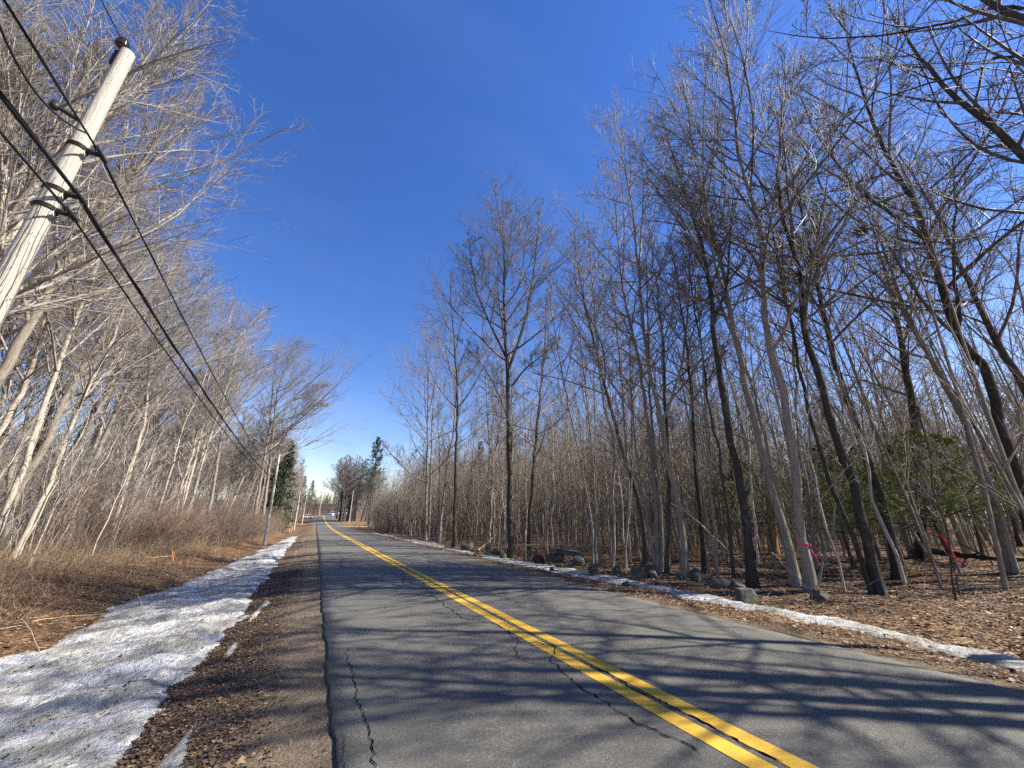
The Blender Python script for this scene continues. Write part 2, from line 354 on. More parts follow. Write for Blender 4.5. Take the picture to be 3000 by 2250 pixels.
def crown_of(rng, C, Rt, p):
    """limbs, branches and twigs on the trunk centre line C with radii Rt"""
    H = np.linalg.norm(np.diff(C, axis=0), axis=1).sum(); K = len(C)
    n1 = p.get('n1', 26); t = p.get('t0', .35) + (0.97 - p.get('t0', .35)) * (np.arange(n1) + rng.rand(n1)) / n1
    x = t * (K - 1); i = np.minimum(x.astype(int), K - 2); f = (x - i)[:, None]
    S = C[i] * (1 - f) + C[i + 1] * f; RR = Rt[i] * (1 - f[:, 0]) + Rt[i + 1] * f[:, 0]; T = norm(C[i + 1] - C[i])
    az = rng.rand() * 6.28 + np.arange(n1) * 2.4 + rng.normal(0, .3, n1); q = np.stack([np.cos(az), np.sin(az), 0 * az], 1)
    if 'bias' in p: q = norm(q + np.array(p['bias'])[None])
    u = (t - p.get('t0', .35)) / (1 - p.get('t0', .35))
    a = np.radians(p.get('a0', 62) * (1 - u) + p.get('a1', 26) * u + rng.normal(0, 7, n1))[:, None]
    D = T * np.cos(a) + q * np.sin(a)
    L = H * p.get('w', .26) * (p.get('lowlen', .8) + .55 * np.sin(np.pi * np.clip(u + .1, 0, 1))) * (1.08 - .8 * u) * rng.uniform(.55, 1.2, n1)
    if 'bias' in p: L = L * (1 + .45 * (q @ norm(np.array(p['bias'], float))))
    R0 = np.minimum(RR * .6, .008 + L * .0105)
    out = []
    P1, R1 = grow(rng, S, D, L, R0, 9, p.get('wig', .06), p.get('trop', .05), .008); out.append((P1, R1, 5))
    s = kids(rng, P1, R1, L, p.get('n2', 7), .15, .97, p.get('ang2', 40), .52, .48, up=p.get('up2', .15)); P2, R2 = grow(rng, *s, 6, .085, p.get('trop', .05), .0055); out.append((P2, R2, 4))
    s3 = kids(rng, P2, R2, s[2], p.get('n3', 5), .15, .98, 36, .52, .52, up=.1); P3, R3 = grow(rng, *s3, 4, .10, .05, .0045); out.append((P3, R3, 3))
    if p.get('n4', 3):
        s4 = kids(rng, P3, R3, s3[2], p.get('n4', 3), .2, .98, 34, .6, .6); P4, R4 = grow(rng, *s4, 3, .12, .03, .0035); out.append((P4, np.maximum(R4, p.get('minr', .0035)), 3))
    s5 = kids(rng, P1[:, 5:], R1[:, 5:], L * .45, p.get('ne', 4), .3, 1, 30, .5, .6)
    P5, R5 = grow(rng, *s5, 3, .12, .03, .0035); out.append((P5, R5, 3))
    Vs, Fs, o = [], [], 0
    for P, R, sd in out:
        V, F = tubes(P, np.maximum(R, p.get('minr', .0035)), sd); Vs.append(V); Fs.append(F + o); o += len(V)
    return np.vstack(Vs), np.vstack(Fs)
def trunk_of(rng, C, r0, rt=.02, flare=.45, sides=12, pw=.85, rough=.04):
    K = len(C); t = np.linspace(0, 1, K); h = np.concatenate([[0], np.cumsum(np.linalg.norm(np.diff(C, axis=0), axis=1))])
    R = (r0 - rt) * (1 - t) ** pw + rt; R = R * (1 + flare * np.exp(-h / .28))
    V, F = tubes(C[None], R[None], sides)
    a = np.tile(np.arange(sides), K) * 2 * np.pi / sides; hh = np.repeat(h, sides)
    lob = flare * .5 * np.exp(-hh / .25) * np.sin(3 * a + 1.3) + rough * (vnoise(a * 1.6 + 31, hh * 2.2) - .5) * 2
    Cc = np.repeat(C, sides, axis=0); V = Cc + (V - Cc) * (1 + lob)[:, None]
    return V, F, R
def make_tree(name, C, r0, p, barkm, twig, seed, label=None, group=None, cat='tree', extra=()):
    """C: centre line of the trunk in world metres; extra: more stems or big limbs [(line, radius)]"""
    rng = np.random.RandomState(seed); C = np.asarray(C, float); base = C[0].copy()
    e = bpy.data.objects.new(name, None); COL.objects.link(e); e.location = base; e.empty_display_size = .3
    e['category'] = cat
    if label: e['label'] = label
    if group: e['group'] = group
    lines = [(C, r0)] + [(np.asarray(c, float), r) for c, r in extra]
    TV, TF, CV, CF, n, m_ = [], [], [], [], 0, 0
    for k, (c, r) in enumerate(lines):
        H = np.linalg.norm(np.diff(c, axis=0), axis=1).sum(); c = spline(c, max(10, int(H * 1.6)))
        c = c - base
        if k == 0 or p.get('stems'): c[0, 2] -= .15
        c[1:-1] += rng.normal(0, p.get('kink', .02), (len(c) - 2, 3))
        V, F, Rt = trunk_of(rng, c, r, p.get('rt', .018), p.get('flare', .4) if (k == 0 or p.get('stems')) else .0, p.get('sides', 10), p.get('pw', .85))
        TV.append(V); TF.append(F + n); n += len(V)
        pp = dict(p)
        if k: pp['t0'] = p.get('t0x', .25 if not p.get('stems') else p.get('t0', .35)); pp['n1'] = int(p.get('n1', 26) * .6)
        V, F = crown_of(rng, c, Rt, pp); CV.append(V); CF.append(F + m_); m_ += len(V)
    link('trunk', mesh_np('trunk', np.vstack(TV), np.vstack(TF), barkm), e)
    link('crown', mesh_np('crown', np.vstack(CV), np.vstack(CF), twig), e)
    return e
# ------------------------------------------------------------------ the setting: ground, road, markings, snow
def axis(a, b, f):
    v = [0.0]
    while v[-1] < b: v.append(v[-1] + f(v[-1]))
    w = [0.0]
    while w[-1] > a: w.append(w[-1] - f(w[-1]))
    return np.array(w[:0:-1] + v)
def sheet(name, xs, ys, zf, m, keep=None, kind='structure', uvw=None):
    X, Y = np.meshgrid(xs, ys); Z = zf(X, Y); V = np.stack([X, Y, Z], -1).reshape(-1, 3); w = len(xs)
    i = np.arange(len(ys) - 1)[:, None] * w + np.arange(w - 1)[None]
    F = np.stack([i, i + 1, i + w + 1, i + w], -1)
    if keep is not None:
        k = keep(X, Y); k = k[:-1, :-1] | k[1:, :-1] | k[:-1, 1:] | k[1:, 1:]; F = F[k]
    F = F.reshape(-1, 4); u, inv = np.unique(F.ravel(), return_inverse=True)
    return link(name, mesh_np(name, V[u], inv.reshape(-1, 4), m), kind=kind)
xs = axis(-900, 1200, lambda x: .11 if -9 < x < 16 else min(60, .11 + .05 * max(-9 - x, x - 16)))
ys = axis(-60, 2000, lambda y: max(.09, abs(y) * .018))
sheet('ground', xs, ys, lambda X, Y: ground(X, Y) - .02, M['ground'])

def road_z(X, Y): return prof(Y) + .035 + .03 * (1 - ((X - RC) / 3.3) ** 2) + .006 * fbm(X * .8, Y * .5, 2)
def edge_n(Y, s): return .06 * (vnoise(Y * 1.1 + s, Y * 0 + s) - .5) + .05 * (vnoise(Y * 5.3 + s, Y * 0 + 2 * s) - .5)
ry = np.concatenate([np.arange(-40, 25, .12), np.arange(25, 60, .4), np.arange(60, 420, 1.5)])
rt = np.linspace(0, 1, 30)
T_, Y_ = np.meshgrid(rt, ry); XL = RL + edge_n(Y_, 3.7); XR = RR + edge_n(Y_, 8.1)
X_ = XL + (XR - XL) * T_; Z_ = road_z(X_, Y_)
# the slab's own edge drops into the ground
X_ = np.concatenate([X_[:, :1] - .015, X_, X_[:, -1:] + .015], 1); Y_ = np.concatenate([Y_[:, :1], Y_, Y_[:, -1:]], 1)
Z_ = np.concatenate([Z_[:, :1] - .16, Z_, Z_[:, -1:] - .16], 1)
w_ = X_.shape[1]; i_ = np.arange(len(ry) - 1)[:, None] * w_ + np.arange(w_ - 1)[None]
link('road', mesh_np('road', np.stack([X_, Y_, Z_], -1).reshape(-1, 3), np.stack([i_, i_ + 1, i_ + w_ + 1, i_ + w_], -1).reshape(-1, 4), M['asphalt']), kind='structure')
def ribbon(pts, wid, lift):
    """flat strip on the road along pts (n,2)"""
    P = np.asarray(pts, float); T = np.gradient(P, axis=0); T /= np.maximum(np.linalg.norm(T, axis=1, keepdims=True), 1e-6); Nn = np.stack([-T[:, 1], T[:, 0]], 1)
    w = np.broadcast_to(np.asarray(wid, float), (len(P),))[:, None] / 2
    A = P + Nn * w; B = P - Nn * w; V = np.concatenate([np.c_[A, road_z(A[:, 0], A[:, 1]) + lift], np.c_[B, road_z(B[:, 0], B[:, 1]) + lift]])
    n = len(P); i = np.arange(n - 1); return V, np.stack([i, i + 1, i + 1 + n, i + n], 1)
for cx, cw in ((RC - .215, .176), (RC + .04, .172)):
    wv = cw + .008 * (vnoise(ry * 9, ry * 0 + cx) - .5) + .006 * (vnoise(ry * 31, ry * 0) - .5)
    V, F = ribbon(np.stack([cx + .02 * (vnoise(ry * .2, ry * 0) - .5), ry], 1), wv, .004)
    link('yellow_road_line', mesh_np('yellow_road_line', V, F[:, ::-1], M['paint']), kind='structure')
# cracks traced in the asphalt
def crack(px, w0, seed, closed=False):
    rng = np.random.RandomState(seed); g = np.array([hit(*p)[:2] for p in px]); L = [g[0]]
    for a, b in zip(g[:-1], g[1:]):
        n = max(3, int(np.linalg.norm(b - a) / .035)); d = b - a; nn = np.array([-d[1], d[0]]) / max(np.linalg.norm(d), 1e-6)
        walk = np.cumsum(rng.normal(0, .013, n)); walk -= np.linspace(0, walk[-1], n)
        for k in range(1, n + 1): L.append(a + d * k / n + nn * walk[k - 1])
    L = np.array(L); w = (w0 * (.62 if g[0][0] < 1.6 else 1.1)) * (.45 + 1.1 * rng.rand(len(L))); w[0] = w[-1] = .001
    return ribbon(L, w, .008)
CR = [([(1262, 1745), (1280, 1760), (1300, 1775), (1325, 1800), (1350, 1817), (1400, 1824), (1450, 1835), (1492, 1850), (1500, 1872), (1520, 1888), (1570, 1890), (1627, 1903)], .011),
      ([(1627, 1903), (1616, 1935), (1614, 1952), (1640, 1970), (1665, 1995), (1690, 2015), (1745, 2050), (1790, 2085), (1850, 2120), (1930, 2160), (1990, 2185), (2050, 2220)], .012),
      ([(1520, 1888), (1505, 1910), (1520, 1935), (1545, 1950), (1610, 1956)], .007),
      ([(1185, 1695), (1180, 1710), (1192, 1718)], .012), ([(1240, 1700), (1262, 1745)], .006),
      ([(1018, 1900), (1016, 1940), (1030, 1960), (1034, 2000), (1042, 2040), (1055, 2080), (1070, 2120), (1082, 2170), (1092, 2210), (1100, 2260)], .013),
      ([(968, 1880), (978, 1900), (972, 1925), (975, 1950)], .006), ([(1003, 2150), (1010, 2190), (1002, 2225), (1008, 2260)], .008), ([(985, 1990), (1000, 2030), (1008, 2080)], .004),
      ([(1710, 1948), (1780, 1980), (1850, 2030), (1900, 2052), (1960, 2080), (2060, 2130), (2130, 2170), (2190, 2205), (2240, 2225), (2300, 2252)], .012),
      ([(1120, 1640), (1160, 1662), (1200, 1668)], .008), ([(1800, 1860), (1700, 1890), (1640, 1897)], .003), ([(2620, 1990), (2760, 2030), (2850, 2050)], .003), ([(1350, 1600 + 60), (1300, 1672), (1255, 1680)], .006)]
for k, (px, w0) in enumerate(CR):
    V, F = crack(px, w0, 40 + k); link('road_crack', mesh_np('road_crack', V, F[:, ::-1], M['crack']), kind='structure')

# snow left in the ditch and along the far edge: a sheet that rises out of the ground where it lies
def nwarp(X, Y): return .6 * fbm(X * 1.3 + 3, Y * .8 + 8, 4) + .55 * fbm(X * 4.3, Y * 3.3, 4)
def snow_left_d(X, Y):
    lo = interp(Y, [0, 8.2, 8.9, 9.8, 13, 17, 20, 26, 40, 58, 63], [-14, -8.5, -4.4, -3.7, -3.95, -3.85, -3.6, -3.4, -3.1, -2.8, -1.9])
    hi = interp(Y, [0, 4.6, 7, 10, 14, 18, 22, 32, 45, 56, 63], [-1.3, -1.28, -1.15, -1.1, -1.12, -1.2, -1.4, -1.45, -1.6, -1.8, -1.95])
    return np.minimum(X - lo, hi - X)
def snow_left(X, Y):
    d = snow_left_d(X, Y) + nwarp(X, Y) * .9
    strip = -.11 - np.abs(X + .78 + .06 * np.sin(Y * .9)) + .75 * fbm(X * 1.2 + 40, Y * .45, 3)
    d = np.maximum(d, np.where((Y > 3) & (Y < 50), strip, -1))
    t = np.where(d > 0, .12 * (1 - np.exp(-np.maximum(d, 0) / .22)), np.maximum(d, -.3) * .35)
    return t, d
def snow_zl(X, Y):
    t, d = snow_left(X, Y); m = np.clip(d / .5, 0, 1)
    return ground(X, Y) - .02 + t + m * (.14 * fbm(X * .9 + 5, Y * 1.6, 3) + .19 * fbm(X * 1.2 + Y * .8, Y * 3.4, 3) + .08 * fbm(X * 6, Y * 9, 3))
sheet('snow_bank', np.arange(-14, -.3, .045), np.concatenate([np.arange(1.5, 14, .045), np.arange(14, 30, .09), np.arange(30, 66, .2)]), snow_zl, M['snow'],
      keep=lambda X, Y: snow_left(X, Y)[1] > -.12, kind='stuff')
def snow_right(X, Y):
    lo = interp(Y, [0, 2.4, 4.3, 6.2, 9.4, 12.6, 18, 32, 45, 60, 75], [8.25, 8.35, 8.5, 8.1, 7.95, 7.75, 7.5, 7.35, 7.5, 7.9, 8.4])
    hi = interp(Y, [0, 2.4, 4.3, 6.2, 9.4, 12.6, 18, 32, 45, 60, 75], [8.75, 8.9, 9.15, 9.0, 9.0, 9.0, 8.8, 8.9, 8.9, 8.7, 8.5])
    gap = np.where((Y > 19.5) & (Y < 23), -.35, 0) + np.where((Y > 42) & (Y < 50), -.6, 0)
    gap = gap - np.where(Y > 5, 1, 0) * np.clip(vnoise(Y * .55 + 3, Y * 0 + 1) - .60, 0, 1) * 2.6
    d = np.minimum(X - lo, hi - X) - .02 + gap + nwarp(X + 9, Y) * 1.15
    return np.where(d > 0, .055 * (1 - np.exp(-np.maximum(d, 0) / .12)), np.maximum(d, -.3) * .35), d
def snow_zr(X, Y):
    t, d = snow_right(X, Y); return ground(X, Y) - .02 + t + np.clip(d / .3, 0, 1) * (.06 * fbm(X * 2, Y * 2.4, 3) + .02 * fbm(X * 9, Y * 9, 2))
sheet('snow_bank', np.arange(6.7, 10.6, .05), np.concatenate([np.arange(-6, 16, .05), np.arange(16, 34, .1), np.arange(34, 78, .2)]), snow_zr, M['snow'],
      keep=lambda X, Y: snow_right(X, Y)[1] > -.12, kind='stuff')

# fallen leaves, one sheet of many small curled blades of leaf; dead grass
def leaves(n, xr, yf, size, seed, m, name, accept=None, lift=.0, zf=None):
    rng = np.random.RandomState(seed); X = rng.uniform(*xr, n); Y = yf(rng, n)
    if accept is not None:
        k = accept(X, Y, rng); X, Y = X[k], Y[k]
    n = len(X); Z = (zf or (lambda x, y: ground(x, y) - .02))(X, Y) + lift + rng.rand(n) * .022
    a = rng.rand(n) * 6.28; s = size * rng.uniform(.4, 1.1, n) * (1 + .8 * (rng.rand(n) < .12)); q = rng.uniform(.45, .8, n)
    U = np.stack([np.cos(a), np.sin(a), rng.normal(0, .2, n)], 1); W = np.stack([-np.sin(a), np.cos(a), rng.normal(0, .2, n)], 1)
    C = np.stack([X, Y, Z], 1); s = s[:, None]; q = q[:, None]; c = (rng.uniform(.05, .35, n)[:, None]) * np.array([[0, 0, 1.]])
    V = np.stack([C - U * s * .5, C - W * s * q * .4 + c * s * .35, C + U * s * .15 - W * s * q * .5 + c * s * .5, C + U * s * .5 + c * s * .1, C + U * s * .1 + W * s * q * .5 + c * s * .5, C - U * s * .2 + W * s * q * .42 + c * s * .3], 1)
    i = np.arange(n)[:, None] * 6
    return link(name, mesh_np(name, V.reshape(-1, 3), np.concatenate([i + np.array([[0, 1, 2, 3]]), i + np.array([[0, 3, 4, 5]])]), m, False), kind='stuff')
pw_ = lambda a, b, e: (lambda rng, n: a + (b - a) * rng.rand(n) ** e)
dens = lambda X, Y: vnoise(X * .9 + 7, Y * .9) * .6 + vnoise(X * 3, Y * 3) * .5
leaves(220000, (7.0, 27), pw_(-1, 26, 1.5), .058, 1, M['leaf'], 'fallen_leaves', lambda X, Y, r: (r.rand(len(X)) < .25 + dens(X, Y)) & (snow_right(X, Y)[1] < -.02) & (r.rand(len(X)) < 1.25 - (X - 7) / 24))
leaves(130000, (-2.2, .35), pw_(2.5, 18, 1.4), .034, 2, M['leaf_dark'], 'fallen_leaves', lambda X, Y, r: (r.rand(len(X)) < np.clip((.0 - X) * 1.5, 0.012, 1) * (.35 + dens(X, Y))) & (snow_left(X, Y)[1] < .02))
leaves(90000, (-15, -3.4), pw_(6, 34, 1.4), .055, 3, M['leaf'], 'fallen_leaves', lambda X, Y, r: (r.rand(len(X)) < .15 + dens(X, Y)) & (snow_left(X, Y)[1] < -.02))
leaves(9000, (-8, -1.0), pw_(3, 22, 1.5), .034, 4, M['leaf_dark'], 'fallen_leaves', lambda X, Y, r: snow_left(X, Y)[1] > .05, lift=.01, zf=snow_zl)
leaves(160, (7.6, 9.3), pw_(1.5, 20, 1.2), .06, 5, M['leaf_dark'], 'fallen_leaves', lambda X, Y, r: snow_right(X, Y)[1] > .05, lift=.0, zf=snow_zr)
def blades(n, xr, yf, hr, seed, m, name, lean=.5, wid=.006, accept=None):
    rng = np.random.RandomState(seed); X = rng.uniform(*xr, n); Y = yf(rng, n)
    if accept is not None:
        k = accept(X, Y, rng); X, Y = X[k], Y[k]
    n = len(X); S = np.stack([X, Y, ground(X, Y) - .03], 1); D = np.c_[rng.normal(0, lean, (n, 2)), np.ones(n)]
    P, Rr = grow(rng, S, D, rng.uniform(*hr, n), np.full(n, wid), 4, .16, -.14, .0012)
    V, F = tubes(P, np.maximum(Rr, .0015), 3); return link(name, mesh_np(name, V, F, m, False), kind='stuff')
blades(52000, (-14, -3.3), pw_(5, 60, 1.3), (.08, .5), 6, M['grass'], 'dead_grass', lean=.9, wid=.004, accept=lambda X, Y, r: (r.rand(len(X)) < np.clip((-3.2 - X) / 2.6, 0, 1) * np.clip(dens(X, Y) * 2.6 - .75, .06, 1)) & (snow_left(X, Y)[1] < -.05))
blades(2600, (-12, -4.6), pw_(8, 40, 1.2), (.5, 1.5), 13, M['twig_brush'], 'brambles', lean=.55, wid=.0055, accept=lambda X, Y, r: r.rand(len(X)) < np.clip((-4.4 - X) / 3, 0, 1))
blades(15000, (-11.5, -4.8), pw_(12, 58, 1.1), (.3, 1.05), 14, M['tan_grass'], 'dead_grass', lean=.35, wid=.0045, accept=lambda X, Y, r: r.rand(len(X)) < np.clip(dens(X, Y + 30) * 2.4 - .9, .03, 1) * np.clip((-4.6 - X) / 2, 0, 1))
blades(9000, (-.9, .36), pw_(2.3, 30, 1.5), (.02, .07), 8, M['tan_grass'], 'verge_grass', lean=1.2, wid=.002)
blades(9000, (6.78, 8.0), pw_(.5, 40, 1.3), (.03, .13), 9, M['tan_grass'], 'verge_grass', lean=1.2, wid=.003, accept=lambda X, Y, r: r.rand(len(X)) < .9 - (X - 6.78) * .6)
blades(5000, (7.5, 17), pw_(105, 150, 1), (.25, .6), 12, M['tan_grass'], 'dead_grass', wid=.02)
def litter_sticks(n, xr, yr, seed):
    rng = np.random.RandomState(seed); X = rng.uniform(*xr, n); Y = yr[0] + (yr[1] - yr[0]) * rng.rand(n) ** 1.5; a = rng.rand(n) * 6.28
    P, Rr = grow(rng, np.stack([X, Y, ground(X, Y) + .005], 1), np.c_[np.cos(a), np.sin(a), rng.normal(.02, .06, n)], rng.uniform(.12, .9, n), rng.uniform(.003, .011, n), 5, .18, 0, .002)
    V, F = tubes(P, Rr, 4); link('fallen_twigs', mesh_np('fallen_twigs', V, F, M['deadwood'], True), kind='stuff')
litter_sticks(1500, (8.5, 28), (0, 30), 61); litter_sticks(700, (-14, -3.5), (7, 34), 62); litter_sticks(26, (-3.4, -.9), (6, 20), 63)
# small stones half buried along the old stone row are built with the rocks
# sandy drive that joins the road on the far side
dv = MB(); g = [(6.9, 103), (9, 104.5), (14, 106.5), (22, 108), (34, 108.5)]
gl = spline([(a, b, 0) for a, b in g], 24); T_ = norm(np.gradient(gl, axis=0)); Nn = np.stack([-T_[:, 1], T_[:, 0], 0 * T_[:, 0]], 1); wv = np.linspace(3.0, 1.5, 24)[:, None]
A = gl + Nn * wv; B = gl - Nn * wv; A[:, 2] = ground(A[:, 0], A[:, 1]) + .06; B[:, 2] = ground(B[:, 0], B[:, 1]) + .06
i = np.arange(23); link('driveway', mesh_np('driveway', np.vstack([A, B]), np.stack([i, i + 24, i + 25, i + 1], 1), M['stake_sand'] if 'stake_sand' in M else flat('pale_sand', (.42, .33, .22), .95)), kind='structure')

# ------------------------------------------------------------------ traced trees
UP = dict(a0=52, a1=24, w=.22, trop=.045, n1=25, n2=7, n3=5, n4=2, up2=.12, t0=.38, flare=.6, rt=.009)          # upswept maples and poplars of the sunlit row
SPREAD = dict(a0=66, a1=32, w=.29, trop=.035, n1=28, n2=8, n3=5, n4=3, t0=.32, flare=.6)
ROADSIDE = dict(a0=38, a1=20, w=.24, trop=.03, n1=26, n2=8, n3=6, n4=3, t0=.36, bias=(.12, -.1, 0), flare=.6)
THIN = dict(a0=52, a1=28, w=.15, trop=.05, n1=22, n2=6, n3=4, n4=2, t0=.42)
def trace(px, ground_px=None, base=None, top=None):
    """trunk line: ground point, then the traced pixels on the upright plane through it"""
    b = np.array(gp(*base)) if base is not None else hit(*(ground_px or px[0]))
    pts = [b] + [on(*q, b) for q in (px if base is not None else px[1:])]
    if top:      # carry the line on upwards to a height above the ground
        d = norm(pts[-1] - pts[-2]); d = norm(d * .8 + np.array([0, 0, .5])); h = top - (pts[-1][2] - b[2])
        if h > .5: pts += [pts[-1] + d * h * .5 + np.array([0, 0, .0]), pts[-1] + norm(d + np.array([0, 0, .35])) * h]
    return np.array(pts)
def limb(px, b): return np.array([on(*q, b) for q in px])
GR, GL = 'roadside trees along the stone row', 'roadside trees behind the power line'
